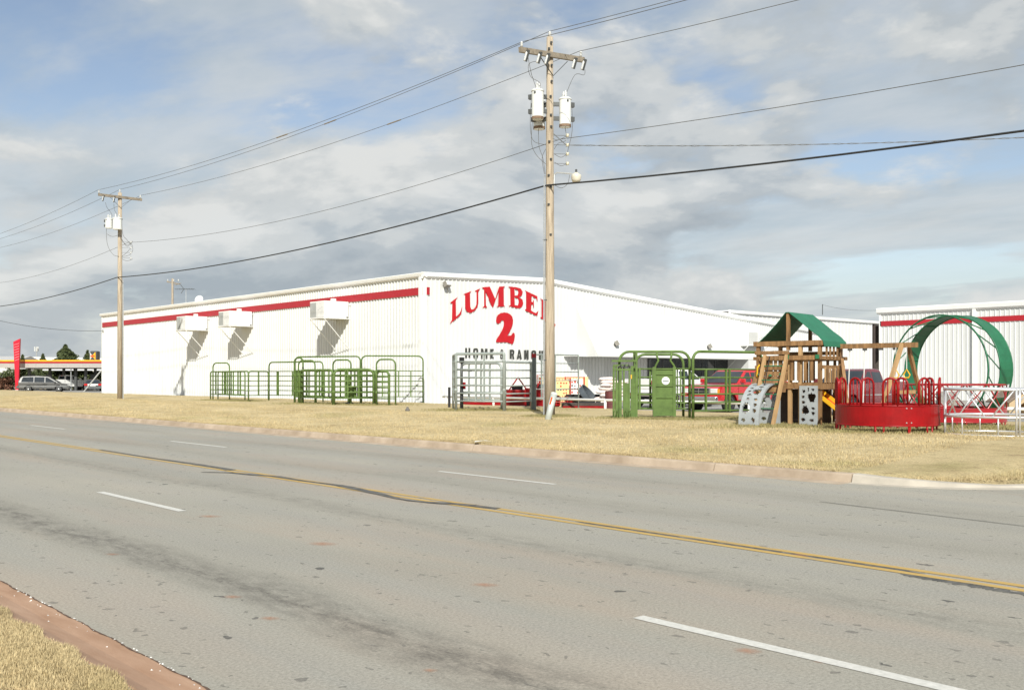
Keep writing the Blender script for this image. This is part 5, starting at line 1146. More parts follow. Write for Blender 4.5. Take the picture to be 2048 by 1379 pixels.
# ------------------------------------------------------------------ hay feeders
def ring(R, z, n=48): return [(R*math.cos(2*PI*k/n), R*math.sin(2*PI*k/n), z) for k in range(n)]
def band(R, z0, z1, a0, a1, th=0.012, n=20):
    secs = []
    for k in range(n+1):
        a = a0+(a1-a0)*k/n; c, s = math.cos(a), math.sin(a); secs.append([(R*c, R*s, z0), ((R+th)*c, (R+th)*s, z0), ((R+th)*c, (R+th)*s, z1), (R*c, R*s, z1)])
    return MB().loft(secs)
def feeder_a():
    R = 1.27; d = 26.1
    t = thing('round_bale_feeder', 'glossy red round bale feeder with arched loops beside the playset', 'hay feeder', (*pos(1774, d), 0.40), IMG_RIGHT, 'hay feeders on the lawn')
    off = -PI/2+0.05
    for k in range(3):
        a0 = off+k*2*PI/3+0.012; a1 = off+(k+1)*2*PI/3-0.012
        b = band(R, 0.20, 0.70, a0, a1).build('sheet_panel', RED_ENAMEL, t, smooth=False)
        for aa in (a0, a1):
            MB().bar((R*math.cos(aa), R*math.sin(aa), 0.02 if aa == a0 else 0.2), (R*math.cos(aa), R*math.sin(aa), 0.70), 0.03, 0.07).build('joint_flange', RED_ENAMEL, b)
        for zz in (0.28, 0.64):
            for aa in (a0+0.035, a1-0.035): MB().lathe([(0.022, 0), (0.015, 0.02)], 7).build('bolt', GALV, b).matrix_local = Matrix.Translation(((R+0.012)*math.cos(aa), (R+0.012)*math.sin(aa), zz)) @ Vector((math.cos(aa), math.sin(aa), 0)).to_track_quat('Z', 'Y').to_matrix().to_4x4()
    for z in (0.20, 0.70): MB().tube(ring(R+0.006, z, 64), 0.022, 7, True).build('hoop', RED_ENAMEL, t, smooth=True)
    nl = 9
    for k in range(nl):
        a = off+(k+0.5)*2*PI/nl; hw = 0.17
        def pt3(s, z): aa = a+s/R; return (R*math.cos(aa), R*math.sin(aa), z)
        o = MB().tube([pt3(-hw, 0.69), pt3(-hw, 1.22)]+[pt3(-hw*math.cos(q*PI/8), 1.22+hw*math.sin(q*PI/8)) for q in range(1, 8)]+[pt3(hw, 1.22), pt3(hw, 0.69)], 0.030, 8).build('arch_bar', RED_ENAMEL, t, smooth=True)
        for q in (-0.06, 0.06): MB().tube([pt3(q, 0.69), pt3(q, 1.37)], 0.018, 7).build('divider_bar', RED_ENAMEL, o, smooth=True)
    for k in range(6):
        a = off+0.5+k*PI/3; hw = 0.10
        def pt3(s, z): aa = a+s/R; return (R*math.cos(aa), R*math.sin(aa), z)
        MB().tube([pt3(-hw, 0.21), pt3(-hw, 0.06), pt3(-hw*0.5, -0.01), pt3(hw*0.5, -0.01), pt3(hw, 0.06), pt3(hw, 0.21)], 0.026, 7).build('leg_loop', RED_ENAMEL, t, smooth=True)
feeder_a()
def feeder_b():
    R = 1.40
    t = thing('round_bale_feeder', 'red bale feeder with zigzag bars under the standing green hoop', 'hay feeder', (*pos(1908, 29.6), 0.40), IMG_RIGHT, 'hay feeders on the lawn')
    RD = mat('red_enamel_dull', (0.33, 0.014, 0.020), 0.35, var=0.1, coat=0.2)
    for k in range(3): band(R, 0.14, 0.52, k*2*PI/3+0.3, (k+1)*2*PI/3+0.29).build('sheet_panel', RD, t)
    for z, r in ((0.14, 0.02), (0.52, 0.02), (1.20, 0.028)): MB().tube(ring(R+0.004, z, 60), r, 7, True).build('hoop', RD, t, smooth=True)
    n = 14
    for k in range(n):
        a, b, c = (2*PI*(k+q)/n for q in (0, 0.5, 1))
        o = MB().tube([(R*math.cos(a+0.03), R*math.sin(a+0.03), 1.19), (R*math.cos(b), R*math.sin(b), 0.84), (R*math.cos(c-0.03), R*math.sin(c-0.03), 1.19)], 0.02, 6).build('zigzag_bar', RD, t)
        MB().tube([(R*math.cos(a+0.03), R*math.sin(a+0.03), 0.52), (R*math.cos(b), R*math.sin(b), 0.86), (R*math.cos(c-0.03), R*math.sin(c-0.03), 0.52)], 0.02, 6).build('zigzag_bar', RD, t)
    for k in range(6):
        a = k*PI/3+0.25
        f = lambda s, z: (R*math.cos(a+s/R), R*math.sin(a+s/R), z)
        MB().tube([f(-0.13, 0.15), f(-0.12, 0.04), f(-0.04, -0.01), f(0.04, -0.01), f(0.12, 0.04), f(0.13, 0.15)], 0.022, 6).build('leg_loop', RD, t)
feeder_b()
def hoop():
    R = 1.62; c = Vector((*pos(1877, 29.6), 0.41+R)); ax = camdir(math.sin(1.05), math.cos(1.05)).normalized()
    t = thing('green_hay_ring', 'large green hay ring standing upright on edge inside the red feeder', 'hay feeder', (c.x, c.y, 0.40), 0, 'hay feeders on the lawn')
    side = Vector((0, 0, 1)).cross(ax).normalized(); off = Vector((0, 0, R+0.01))
    P = lambda a, s, r=R: tuple(off+ax*s+(side*math.cos(a)+Vector((0, 0, 1))*math.sin(a))*r)
    n = 64
    MB().tube([P(2*PI*k/n, 0) for k in range(n)], 0.026, 8, True).build('hoop_rail', HOOPGREEN, t, smooth=True)
    MB().tube([P(2*PI*k/n, 0.42, R-0.01) for k in range(n)], 0.018, 8, True).build('hoop_rail', HOOPGREEN, t, smooth=True) if False else None
    for s in (0.55, 1.10): MB().tube([P(2*PI*k/n, s) for k in range(n)], 0.024, 8, True).build('hoop_rail', HOOPGREEN, t, smooth=True)
    for a0, a1 in ((-0.85, PI+0.26), (PI+0.52, 2*PI-0.95)):
        secs = []
        for k in range(33):
            a = a0+(a1-a0)*k/32
            secs.append([P(a, 0.56, R-0.006), P(a, 0.56, R+0.008), P(a, 1.09, R+0.008), P(a, 1.09, R-0.006)])
        MB().loft(secs).build('sheet_band', HOOPGREEN, t)
    m = 16
    for k in range(m):
        a = 2*PI*k/m+0.1; MB().tube([P(a, 0), P(a+0.30, 0.55)], 0.018, 6).build('strut', HOOPGREEN, t)
    for k in range(8): a = 2*PI*k/8+0.2; MB().tube([P(a, 0.56, R-0.015), P(a, 1.09, R-0.015)], 0.02, 6).build('stiffener', HOOPGREEN, t)
hoop()
def feeder_c():
    R = 1.22
    t = thing('galvanised_hay_ring', 'bright galvanised pipe hay ring with crossed braces in front of the red feeders', 'hay feeder', (*pos(1996, 24.75), 0.39), IMG_RIGHT, 'hay feeders on the lawn')
    off = -PI/2-0.10
    for z, r in ((0.03, 0.022), (0.47, 0.032), (1.13, 0.034)): MB().tube(ring(R, z, 56), r, 8, True).build('hoop', SILVER, t, smooth=True)
    for k in range(3):
        for s in (-0.03, 0.03):
            a = off+k*2*PI/3+s; MB().tube([(R*1.01*math.cos(a), R*1.01*math.sin(a), -0.02), (R*1.01*math.cos(a), R*1.01*math.sin(a), 1.17)], 0.027, 8).build('joint_post', SILVER, t, smooth=True)
        o = MB().lathe([(0.02, -0.03), (0.02, 0.03)], 8, (R*1.01*math.cos(off+k*2*PI/3), R*1.01*math.sin(off+k*2*PI/3), 0.97)).build('joint_bolt', SILVER, t)
    n = 12
    for k in range(n):
        a, b = off+2*PI*(k+0.12)/n, off+2*PI*(k+0.88)/n
        if k % 2: a, b = b, a
        MB().tube([(R*math.cos(a), R*math.sin(a), 1.12), (R*math.cos(b), R*math.sin(b), 0.48)], 0.019, 7).build('brace', SILVER, t, smooth=True)
    for k in range(9):
        a = off+2*PI*(k+0.5)/9; MB().tube([(R*math.cos(a), R*math.sin(a), 0.03), (R*math.cos(a), R*math.sin(a), 0.47)], 0.019, 7).build('leg', SILVER, t, smooth=True)
feeder_c()

# ------------------------------------------------------------------ goods displayed on the lot
LZ = LOTZ
def dog_house():
    t = thing('dog_house', 'small tan plastic dog house with brown roof near the galvanised ring', 'dog house', (*pos(2046, 36.6), LZ), IMG_RIGHT+0.15)
    w_, dp, h = 0.55, 1.1, 0.62
    MB().prism([(-w_, 0), (-w_, h), (0, h+0.34), (w_, h), (w_, 0)], lambda x, z, d: (x, d, z), 0, dp, [[(-0.12, 0.08), (0.24, 0.08), (0.24, 0.5), (0.06, 0.6), (-0.12, 0.5)]]).build('shell', TAN, t)
    for s in (-1, 1): MB().bar((s*0.32, -0.1, h+0.20), (s*0.32, dp+0.1, h+0.20), 0.84, 0.05, up=(s*0.52, 0, 0.85)).build('roof_panel', BROWNROOF, t)
    MB().bx(-0.3, 0.4, 0.6, 0.62, 0.04, 0.65).build('dark_inner_wall', BLACKR, t)  # black sheet stands in for the shade inside the doorway
dog_house()
bm_ = MB().bx(-0.19, 0.19, -0.09, 0.09, 0, 0.185).mesh('block', mat('concrete_block', (0.27, 0.255, 0.235), 0.9, var=0.2, scale=20))
bx0, by0 = pos(1903, 40.5)
for j in range(5):
    for i in range(3):
        if j > 2 and i == 2: continue
        o = bpy.data.objects.new('concrete_block', bm_); COL.objects.link(o); r = camdir((i-1)*0.40+0.02*(j % 2), 0.02*random.random()); o.location = (bx0+r.x, by0+r.y, LZ+j*0.19); o.rotation_euler = (0, 0, IMG_RIGHT)
        tag(o, 'grey concrete block in the %s course of the stack, %s column' % (['bottom', 'second', 'third', 'fourth', 'top'][j], ['playset-side', 'middle', 'dog-house-side'][i]), 'block', 'stacked concrete blocks')
# pallet of white feed bags
def bag_mesh():
    V = []; F = []; nx, ny = 10, 6
    for s in (1, -1):
        for i in range(nx+1):
            for j in range(ny+1):
                u, v = i/nx*2-1, j/ny*2-1; e = max(0, (1-abs(u)**4)*(1-abs(v)**4))**0.5
                V.append((u*0.40, v*0.25, 0.085+s*(0.012+0.075*e)+0.006*math.sin(7*u+5*v)))
    n = (nx+1)*(ny+1); I = lambda i, j: i*(ny+1)+j
    for i in range(nx):
        for j in range(ny): q = (I(i,j), I(i+1,j), I(i+1,j+1), I(i,j+1)); F.append(q); F.append(tuple(x+n for x in reversed(q)))
    bd = [I(i,0) for i in range(nx+1)]+[I(nx,j) for j in range(1, ny+1)]+[I(i,ny) for i in range(nx-1, -1, -1)]+[I(0,j) for j in range(ny-1, 0, -1)]
    for a, b in zip(bd, bd[1:]+bd[:1]): F.append((a, b, b+n, a+n))
    return MB().add(V, F).mesh('feed_bag', BAGW, True)
bgm = bag_mesh(); px0, py0 = pos(1210, 47.6)
pal = thing('shipping_pallet', 'wooden pallet under the stack of white feed bags', 'pallet', (px0, py0, LZ), IMG_RIGHT+0.1)
for k in range(6): MB().bx(-0.6, 0.6, -0.5+k*0.18, -0.39+k*0.18, 0.10, 0.125).build('deck_board', CEDAR2, pal)
for k in range(3): MB().bx(-0.6+k*0.55, -0.5+k*0.55, -0.5, 0.5, 0, 0.099).build('stringer', CEDAR, pal)
lay = ['bottom', 'second', 'third', 'fourth', 'fifth', 'sixth', 'seventh', 'eighth', 'top']
for j in range(9):
    for i in range(2 if j < 8 else 1):
        o = bpy.data.objects.new('feed_bag', bgm); COL.objects.link(o); r = camdir(-0.22+i*0.5+(0.1 if j % 2 else 0)+0.04*j, -0.1+0.05*random.random())
        o.location = (px0+r.x, py0+r.y, LZ+0.12+j*0.155); o.rotation_euler = (0, random.uniform(-.05, .05), IMG_RIGHT+(1.4 if (i+j) % 3 == 0 else 0)+random.uniform(-.1, .1))
        tag(o, 'white printed feed bag in the %s layer of the stack, %s' % (lay[j], 'on the stock tank side' if i == 0 else 'on the white pickup side'), 'bag', 'stacked feed bags')
# round stock tank leaning on the bags
c = camdir(-0.35, -0.35)
t = thing('stock_tank', 'dark round stock tank tipped against the white feed bags', 'tank', (px0-0.55*CS+c.x, py0+0.55*SN+c.y, LZ-0.02))
o = MB().lathe([(0.02, 0.0), (0.58, 0.0), (0.62, 0.04), (0.63, 0.28), (0.65, 0.30), (0.61, 0.30), (0.59, 0.06), (0.02, 0.03)], 28).build('tub', TANKG, t, smooth=False)
o.location = (0, 0, 0.52); o.rotation_euler = (0.25, math.radians(48), IMG_RIGHT)
# red implements and racks
def implement(label, px, d, w_, dp, h, rz=0.0, hitch=True, dm=None):
    dm = dm or RED_ENAMEL
    t = thing('farm_implement', label, 'implement', (*pos(px, d), LZ), IMG_RIGHT+rz, 'red implements along the lettered wall')
    MB().bx(-w_/2, w_/2, -dp/2, dp/2, h*0.30, h*0.85).build('deck', dm, t, bevel=0.04)
    MB().bx(-w_/2-0.03, w_/2+0.03, -dp/2-0.03, -dp/2-0.005, h*0.08, h*0.5).build('front_skirt', RED_ENAMEL, t)
    MB().bx(-w_*0.2, w_*0.15, -dp*0.2, dp*0.2, h*0.84, h*1.02).build('gearbox', BLACKR, t, bevel=0.03)
    for s in (-1, 1):
        if hitch: MB().bar((s*w_*0.3, -dp/2, h*0.8), (0, -dp*0.1, h*1.45), 0.06, 0.04).build('hitch_bar', RED_ENAMEL, t)
        MB().bx(s*w_*0.46-0.04, s*w_*0.46+0.04, -dp/2, dp/2, 0.0, h*0.35).build('skid', BLACKR, t)
    o = MB().lathe([(0.08, -0.08), (0.22, -0.09), (0.24, 0), (0.22, 0.09), (0.08, 0.08)], 16, (w_*0.30, dp*0.65, 0.23), 'x').build('tail_wheel', BLACKR, t)
    MB().bar((w_*0.30, dp*0.62, 0.25), (w_*0.2, dp*0.4, h*0.8), 0.06, 0.06).build('wheel_arm', RED_ENAMEL, t)
implement('red rotary cutter beside the dark gate post', 1036, 51.5, 1.6, 1.5, 1.05)
implement('red box-shaped implement behind the wooden utility pole', 1084, 50.5, 1.5, 1.4, 1.15, 0.2)
implement('low red mower deck seen through the grey pen rails', 972, 53.5, 2.2, 1.2, 0.5, -0.1, False, GREYGREEN)
implement('long low red tiller below the display racks', 1172, 46.5, 2.2, 0.9, 0.40, 0.05, False, BRICKD)
def rack(label, px, d, w_, h, poster):
    t = thing('wire_display_rack', label, 'display rack', (*pos(px, d), LZ), IMG_RIGHT, 'display racks along the lettered wall')
    RK = mat('rack_red', (0.52, 0.06, 0.03), 0.45)
    for x in (-w_/2, w_/2):
        for y in (0, 0.5): MB().tube([(x, y, 0), (x, y, h)], 0.022, 6).build('rack_post', RK, t)
    for k in range(4):
        z = 0.3+k*(h-0.32)/3
        for y in (0, 0.5): MB().tube([(-w_/2, y, z), (w_/2, y, z)], 0.016, 5).build('shelf_rail', RK, t)
        for j in range(7): x = -w_/2+(j+0.5)*w_/7; MB().tube([(x, 0, z), (x, 0.5, z)], 0.009, 4).build('shelf_wire', RK, t)
    for j in range(6): x = -w_/2+(j+0.5)*w_/6; MB().tube([(x, 0.02, 0.2), (x, 0.02, h-0.05)], 0.011, 5).build('back_wire', RK, t)
    pz = MB().bx(-w_*0.40, w_*0.42, -0.05, -0.03, h*0.42, h*0.93).build('poster', poster, t)
    rp = random.Random(px)
    for j in range(4):
        for i in range(5):
            if rp.random() < 0.7:
                x = -w_*0.34+i*w_*0.145; z = h*(0.47+j*0.11); MB().bx(x, x+w_*rp.uniform(0.05, 0.11), -0.058, -0.051, z, z+h*rp.uniform(0.03, 0.07)).build('poster_print', RK if rp.random() < 0.75 else DARKSTEEL, pz)
rack('red wire display rack with white poster beside the entrance canopy', 1150, 50.0, 0.95, 1.55, POSTER)
rack('red wire display rack with yellow poster behind the grey panel', 1122, 49.4, 0.95, 1.5, POSTER_Y)
rack('red wire rack with small yellow poster next to the utility pole', 1090, 51.8, 0.8, 1.65, POSTER_Y)
t = thing('yellow_display_board', 'pale yellow display board leaning behind the red racks', 'board', (*pos(1140, 52.2), LZ), IMG_RIGHT); MB().bx(-1.2, 0.95, 0, 0.05, 0.0, 1.55).build('board', mat('pale_yellow', (0.82, 0.62, 0.30), 0.6), t); MB().bx(-1.2, 0.95, 0.051, 0.09, 0.2, 0.3).build('batten', CEDAR, t)
t = thing('low_shelf_table', 'low black shelf with red fittings under the display racks', 'shelf', (*pos(1182, 48.3), LZ), IMG_RIGHT)
MB().bx(-1.2, 0.75, -0.3, 0.3, 0.62, 0.70).build('shelf_top', BLACKR, t); MB().bx(-1.2, 0.75, 0.2, 0.3, 0.1, 0.619).build('back_panel', BRICKD, t)
for x in (-1.15, -0.2, 0.7): MB().bx(x-0.04, x+0.04, -0.28, -0.2, 0, 0.619).build('shelf_leg', RED_ENAMEL, t)
for k in range(4): MB().lathe([(0.10, 0), (0.13, 0.05), (0.13, 0.22), (0.05, 0.26)], 10, (-0.95+k*0.42, -0.05, 0.13)).build('white_bucket' if False else 'shelf_pot', POSTER if k % 2 else RED_ENAMEL, t)
t = thing('maroon_barrel', 'maroon barrel standing between the feed bags and the white pickup', 'barrel', (*pos(1222, 46.2), LZ)); MB().lathe([(0.24, 0), (0.28, 0.02), (0.28, 0.28), (0.295, 0.30), (0.28, 0.32), (0.28, 0.60), (0.295, 0.62), (0.28, 0.64), (0.28, 0.86), (0.25, 0.88)], 18).build('drum', mat('maroon_paint', (0.13, 0.035, 0.035), 0.5), t); MB().lathe([(0.25, 0.881), (0.27, 0.90), (0.02, 0.91)], 18).build('lid', DARKSTEEL, t)
# a small dark stone on the lawn and litter
p = at(815, 822, 0.42); st = MB().lathe([(0.05, -0.04), (0.09, 0.0), (0.10, 0.06), (0.06, 0.12), (0.045, 0.17), (0.01, 0.19)], 8); tag(st.build('dark_stub', mat('stub_grey', (0.14, 0.13, 0.12), 0.8)), 'small dark stub standing alone on the lawn before the green pens', 'stub').location = (*p, zl(*p))
p = at(962, 884, 0.2); tag(MB().add([(-0.25,-0.05,0.05),(0.0,-0.09,0.08),(0.3,-0.02,0.05),(0.22,0.10,0.07),(-0.1,0.12,0.06)], [(0,1,2,3,4)]).build('paper_scrap', POSTER), 'crumpled white paper scrap lying on the grass just behind the kerb', 'litter').location = (*p, zl(*p)+0.02)
# ------------------------------------------------------------------ vehicles (local +x is the nose)
def paint(n, c, rough=0.22): return mat(n, c, rough, 0.0, var=0.04, scale=1.0, coat=0.8)
def wheel(parent, x, y, r, w_=0.23, rim=None):
    s = 1 if y > 0 else -1
    o = MB().lathe([(r*0.60, -w_/2), (r*0.93, -w_/2), (r, -w_/2+0.04), (r, w_/2-0.04), (r*0.93, w_/2), (r*0.60, w_/2)], 24, axis='y').build('wheel', BLACKR, parent, smooth=False, bevel=0.015)
    o.location = (x, y, r)
    MB().lathe([(r*0.64, s*(w_/2-0.03)), (r*0.62, s*(w_/2+0.004)), (r*0.5, s*(w_/2-0.02)), (r*0.25, s*(w_/2-0.01)), (r*0.2, s*(w_/2+0.012)), (0.01, s*(w_/2+0.014))], 20, axis='y').build('rim', rim or CHROME, o, smooth=True)
    for k in range(5):
        a = k*2*PI/5; m = MB().bar((r*0.30*math.cos(a), s*(w_/2-0.006), r*0.30*math.sin(a)), (r*0.48*math.cos(a), s*(w_/2-0.012), r*0.48*math.sin(a)), 0.07, 0.02, (0, 1, 0)); m.build('rim_slot', DARKSTEEL, o)
def arch_pts(xc, r, z): return [(xc+r*math.cos(a), max(z, 0.36+r*math.sin(a)*1.0)) for a in np.linspace(0, PI, 11)]
def side_ext(poly, hw): 
    m = MB(); m.prism(poly, lambda x, z, d: (x, d, z), -hw, hw); return m
def cabin(prof, hb, ht, z0, z1):
    """greenhouse tapering inwards with height"""
    hwf = lambda z: hb+(ht-hb)*max(0, min(1, (z-z0)/(z1-z0)))
    V = [(x, -hwf(z), z) for x, z in prof]+[(x, hwf(z), z) for x, z in prof]; n = len(prof)
    F = [tuple(range(n-1, -1, -1)), tuple(range(n, 2*n))]+[(i, (i+1) % n, (i+1) % n+n, i+n) for i in range(n)]
    return MB().add(V, F), hwf
def side_glass(parent, poly, hwf, m=CARGLASS, nm='side_window'):
    for s in (-1, 1):
        V = [(x, s*(hwf(z)+0.006), z) for x, z in poly]+[(x, s*(hwf(z)-0.02), z) for x, z in poly]; n = len(poly)
        MB().add(V, [tuple(range(n)), tuple(range(2*n-1, n-1, -1))]+[(i, (i+1) % n, (i+1) % n+n, i+n) for i in range(n)]).build(nm, m, parent)
def cross_glass(parent, a, b, hwf, nm, inset=0.07, off=0.008, m=CARGLASS):
    (xa, za), (xb, zb) = a, b; d = Vector((xb-xa, 0, zb-za)).normalized(); nrm = Vector((d.z, 0, -d.x)); 
    if nrm.z < 0: nrm = -nrm
    ya, yb = hwf(za)-inset, hwf(zb)-inset; q = nrm*off; r = -nrm*0.02
    V = [(xa+q.x, -ya, za+q.z), (xa+q.x, ya, za+q.z), (xb+q.x, yb, zb+q.z), (xb+q.x, -yb, zb+q.z), (xa+r.x, -ya, za+r.z), (xa+r.x, ya, za+r.z), (xb+r.x, yb, zb+r.z), (xb+r.x, -yb, zb+r.z)]
    MB().add(V, [(0,1,2,3),(7,6,5,4),(0,4,5,1),(1,5,6,2),(2,6,7,3),(3,7,4,0)]).build(nm, m, parent)
def pickup(name, label, loc, rz, pm, lower=None, bumper=CHROME, ext=True, grille_m=CHROME, group='vehicles parked on the store lot', lift=0.0):
    t = thing(name, label, 'pickup', loc, rz, group)
    L, hw, wr = 5.6, 0.98, 0.39; xf, xr = 1.75, -1.80
    base = 0.50
    poly = [(-2.72, base), (-2.74, 0.98), (-0.82, 0.98), (-0.80, 1.30), (1.22, 1.27), (1.9, 1.21), (2.52, 1.12), (2.66, 1.02), (2.70, 0.80), (2.68, base)]
    poly += [(x, z) for x, z in arch_pts(xf, 0.50, base)]+[(x, z) for x, z in arch_pts(xr, 0.50, base)]
    bd = side_ext(poly, hw).build('body', pm, t, bevel=0.05, seg=3); bd.location.z = lift
    def A(mb, nm, m, par=t, **k): o = mb.build(nm, m, par, **k); o.location.z = lift; return o
    for s in (-1, 1):
        A(MB().prism([(-2.73, 0.90), (-2.75, 1.34), (-0.83, 1.34), (-0.83, 0.90)], lambda x, z, d: (x, d, z), s*(hw+0.004)-s*0.07, s*(hw+0.004)), 'bed_side', pm, bevel=0.015)
        A(MB().bx(-2.77, -2.60, s*0.80-0.09*1, s*0.80+0.17*s+0.0 if s > 0 else -0.80+0.09, 0.92, 1.28) if False else MB().bx(-2.775, -2.62, min(s*0.84, s*1.0), max(s*0.84, s*1.0), 0.90, 1.27), 'tail_light', TAILR)
        A(MB().bx(-2.78, -2.75, min(s*0.85, s*0.985), max(s*0.85, s*0.985), 0.91, 0.99), 'reverse_lamp', LAMPG)
        A(MB().bx(2.60, 2.715, min(s*0.60, s*0.965), max(s*0.60, s*0.965), 0.84, 1.04), 'headlight', LAMPG, bevel=0.02)
        A(MB().bx(2.56, 2.70, min(s*0.955, s*0.99), max(s*0.955, s*0.99), 0.84, 1.02), 'marker_lamp', AMBER)
        mr = A(MB().bx(0.92, 1.06, min(s*1.0, s*1.20), max(s*1.0, s*1.20), 1.28, 1.46), 'mirror', pm, bevel=0.03)
        A(MB().bx(0.22, 0.38, min(s*hw, s*(hw+0.025)), max(s*hw, s*(hw+0.025)), 1.08, 1.12), 'door_handle', DARKSTEEL)
        for xx in (1.18, 0.10, -0.80): A(MB().bx(xx-0.008, xx+0.008, min(s*(hw-0.01), s*(hw+0.003)), max(s*(hw-0.01), s*(hw+0.003)), 0.56, 1.26), 'door_seam', BLACKR)
        if lower: A(MB().bx(-1.25, 1.20, min(s*hw, s*(hw+0.012)), max(s*hw, s*(hw+0.012)), 0.54, 0.80), 'lower_panel', lower)
        else: A(MB().bx(-1.25, 1.20, min(s*hw, s*(hw+0.012)), max(s*hw, s*(hw+0.012)), 0.80, 0.84), 'side_moulding', CHROME)
    A(MB().bx(-2.76, -2.70, -0.83, 0.83, 0.86, 1.335), 'tailgate', pm, bevel=0.015)
    A(MB().bx(-0.90, -0.83, -0.9, 0.9, 0.9, 1.34), 'bed_front', pm)
    A(MB().bx(-2.92, -2.74, -0.95, 0.95, 0.48, 0.68), 'rear_bumper', bumper, bevel=0.03); A(MB().bx(2.66, 2.86, -1.0, 1.0, 0.46, 0.70), 'front_bumper', bumper, bevel=0.05)
    gr = A(MB().bx(2.62, 2.725, -0.58, 0.58, 0.76, 1.06), 'grille', grille_m, bevel=0.02)
    for y0, y1 in ((-0.53, -0.02), (0.02, 0.53)):
        for z0, z1 in ((0.79, 0.90), (0.925, 1.035)): MB().bx(2.726, 2.732, y0, y1, z0, z1).build('grille_mesh', BLACKR, gr)
    A(MB().bx(-2.60, 2.60, -0.80, 0.80, 0.34, 0.52), 'chassis', BLACKR)
    prof = [(-0.80, 1.24), (-0.74, 1.74), (-0.66, 1.83), (-0.3, 1.87), (0.25, 1.86), (0.42, 1.80), (1.20, 1.24)]
    mb, hwf = cabin(prof, 0.955, 0.76, 1.24, 1.87)
    cb = A(mb, 'cab', pm, bevel=0.05, seg=3)
    side_glass(cb, [(0.16, 1.31), (0.16, 1.74), (0.36, 1.74), (0.96, 1.31)], hwf); side_glass(cb, [(-0.66, 1.33), (-0.62, 1.73), (0.06, 1.74), (0.06, 1.31)], hwf)
    cross_glass(cb, (1.17, 1.28), (0.46, 1.775), hwf, 'windshield'); cross_glass(cb, (-0.795, 1.36), (-0.745, 1.72), hwf, 'rear_window', 0.12)
    MB().bx(-0.74, -0.68, -0.15, 0.15, 1.755, 1.80).build('brake_lamp', TAILR, cb)
    for x in (xf, xr):
        for s in (-1, 1): wheel(t, x, s*(hw-0.13), wr)
    return t
pickup('pickup_truck', 'bright red pickup with grey lower panels parked nose to the white pipe rail', (37.8, 26.75, LOTZ), PI, paint('red_car_paint', (0.52, 0.010, 0.018)), mat('warm_grey_panel', (0.30, 0.27, 0.25), 0.4))
pickup('pickup_truck', 'maroon pickup parked behind the wooden playset and swing', (37.8, 21.0, LOTZ), PI, paint('maroon_car_paint', (0.14, 0.010, 0.020)))
pickup('pickup_truck', 'white pickup seen from its tailgate behind the green cattle chute', (40.8, 32.7, LOTZ), 0, paint('white_car_paint', (0.78, 0.78, 0.76)), lift=0.10)

def minivan():
    d = 108.0; t = thing('minivan', 'silver minivan parked under the drive-in canopy beside the red pylon', 'minivan', (*pos(88.5, d), 0.26), IMG_RIGHT+0.33, 'vehicles at the drive-in')
    pm = mat('silver_car_paint', (0.11, 0.11, 0.107), 0.38, 0.2, var=0.03, coat=0.15); hw = 0.96
    poly = [(-2.52, 0.42), (-2.56, 0.72), (-2.50, 1.02), (1.40, 1.02), (1.9, 0.92), (2.38, 0.76), (2.52, 0.60), (2.50, 0.36)]+arch_pts(1.52, 0.40, 0.36)+arch_pts(-1.45, 0.40, 0.36)
    side_ext(poly, hw).build('body', pm, t, bevel=0.07, seg=3)
    prof = [(-2.46, 0.98), (-2.26, 1.52), (-2.05, 1.70), (-0.6, 1.75), (0.45, 1.68), (0.62, 1.60), (1.62, 0.98)]
    mb, hwf = cabin(prof, 0.94, 0.72, 0.98, 1.75); c = mb.build('cab', pm, t, bevel=0.06, seg=3)
    side_glass(c, [(-2.16, 1.08), (-2.02, 1.55), (-1.9, 1.60), (-0.95, 1.63), (-0.95, 1.06)], hwf); side_glass(c, [(-0.88, 1.06), (-0.88, 1.63), (0.12, 1.60), (0.12, 1.05)], hwf); side_glass(c, [(0.2, 1.05), (0.2, 1.59), (0.42, 1.56), (1.25, 1.05)], hwf)
    cross_glass(c, (1.58, 1.02), (0.66, 1.58), hwf, 'windshield'); cross_glass(c, (-2.43, 1.08), (-2.29, 1.46), hwf, 'rear_window')
    for s in (-1, 1):
        MB().bx(-2.575, -2.42, min(s*0.80, s*0.965), max(s*0.80, s*0.965), 0.72, 1.02).build('tail_light', TAILR, t); MB().bx(2.30, 2.47, min(s*0.55, s*0.93), max(s*0.55, s*0.93), 0.62, 0.76).build('headlight', LAMPG, t)
        MB().bx(1.08, 1.22, min(s*0.97, s*1.12), max(s*0.97, s*1.12), 1.02, 1.14).build('mirror', DARKSTEEL, t); MB().bx(-2.3, 2.3, min(s*0.96, s*0.972), max(s*0.96, s*0.972), 0.60, 0.64).build('side_moulding', GALV, t)
        for x in (-0.05, 0.28): MB().bx(x, x+0.16, min(s*0.96, s*0.985), max(s*0.96, s*0.985), 0.90, 0.94).build('door_handle', DARKSTEEL, t)
        for xx in (1.12, 0.16, -0.92): MB().bx(xx-0.008, xx+0.008, min(s*0.95, s*0.963), max(s*0.95, s*0.963), 0.42, 1.0).build('door_seam', BLACKR, t)
        for x in (1.52, -1.45): wheel(t, x, s*0.85, 0.33, 0.21, mat('pale_rim', (0.72, 0.72, 0.71), 0.3))
    MB().bx(-2.62, -2.50, -0.9, 0.9, 0.40, 0.62).build('rear_bumper', pm, t, bevel=0.03); MB().bx(2.42, 2.58, -0.9, 0.9, 0.34, 0.58).build('front_bumper', pm, t, bevel=0.04)
minivan()
pickup('pickup_truck', 'white pickup angled in a drive-in stall behind the silver minivan', (*pos(136, 119), 0.26), IMG_RIGHT+0.85, paint('white_car_paint', (0.78, 0.78, 0.76)), group='vehicles at the drive-in')
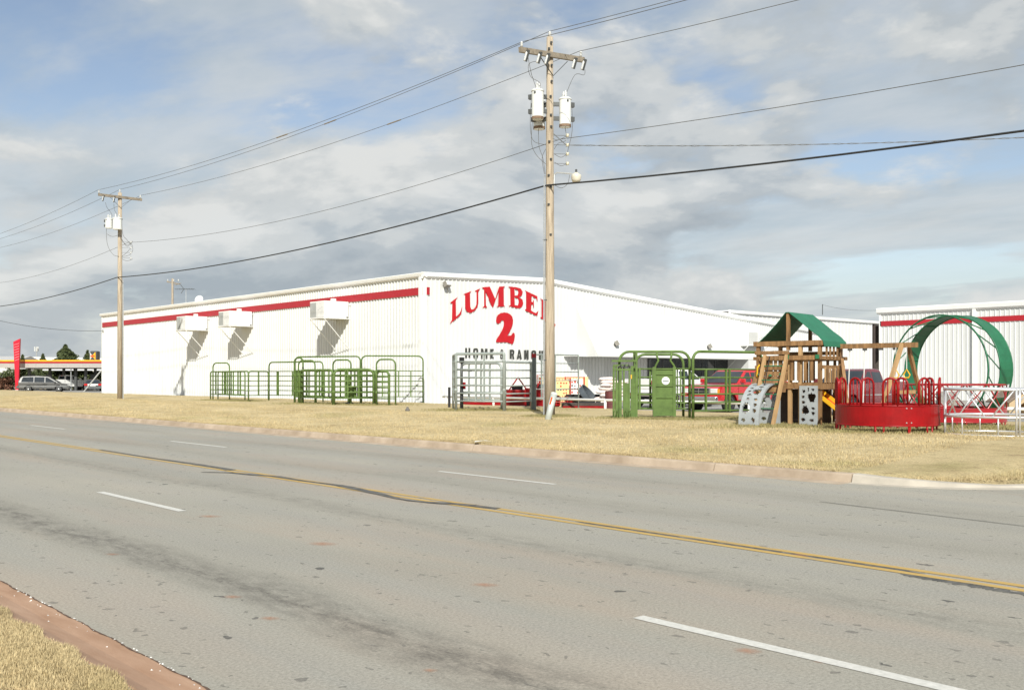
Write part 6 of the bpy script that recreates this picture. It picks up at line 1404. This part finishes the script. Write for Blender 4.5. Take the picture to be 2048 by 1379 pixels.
def sedan():
    t = thing('sedan', 'dark sedan with bright red tail lights parked at the end of the drive-in', 'sedan', (*pos(186, 114), 0.22), PI/2-YAW+0.39, 'vehicles at the drive-in')
    pm = paint('charcoal_car_paint', (0.035, 0.04, 0.042)); hw = 0.90
    poly = [(-2.40, 0.38), (-2.44, 0.70), (-2.36, 0.95), (1.3, 0.93), (2.1, 0.80), (2.40, 0.62), (2.38, 0.34)]+arch_pts(1.45, 0.37, 0.34)+arch_pts(-1.40, 0.37, 0.34)
    side_ext(poly, hw).build('body', pm, t, bevel=0.06, seg=3)
    prof = [(-1.75, 0.92), (-1.05, 1.34), (-0.7, 1.40), (0.1, 1.40), (0.35, 1.34), (1.22, 0.90)]
    mb, hwf = cabin(prof, 0.86, 0.62, 0.90, 1.40); c = mb.build('cab', pm, t, bevel=0.05, seg=3)
    side_glass(c, [(-1.35, 0.98), (-0.98, 1.28), (-0.35, 1.32), (-0.35, 0.97)], hwf); side_glass(c, [(-0.28, 0.97), (-0.28, 1.32), (0.28, 1.29), (0.85, 0.96)], hwf)
    cross_glass(c, (1.18, 0.94), (0.40, 1.32), hwf, 'windshield'); cross_glass(c, (-1.70, 0.955), (-1.10, 1.32), hwf, 'rear_window')
    for s in (-1, 1):
        MB().bx(-2.455, -2.36, min(s*0.56, s*0.90), max(s*0.56, s*0.90), 0.70, 0.92).build('tail_light', TAILR, t); MB().bx(2.28, 2.41, min(s*0.5, s*0.86), max(s*0.5, s*0.86), 0.60, 0.72).build('headlight', LAMPG, t)
        MB().bx(0.82, 0.96, min(s*0.9, s*1.04), max(s*0.9, s*1.04), 0.94, 1.06).build('mirror', pm, t)
        for x in (1.45, -1.40): wheel(t, x, s*0.79, 0.31, 0.2)
    MB().bx(-2.50, -2.40, -0.86, 0.86, 0.36, 0.62).build('rear_bumper', mat('grey_bumper', (0.12, 0.13, 0.135), 0.35), t, bevel=0.03)
    MB().bx(-2.465, -2.445, -0.30, 0.30, 0.66, 0.86).build('licence_plate', POSTER, t); MB().bx(-2.46, -2.44, -0.54, 0.54, 0.74, 0.90).build('trim_panel', LAMPG, t)
sedan()
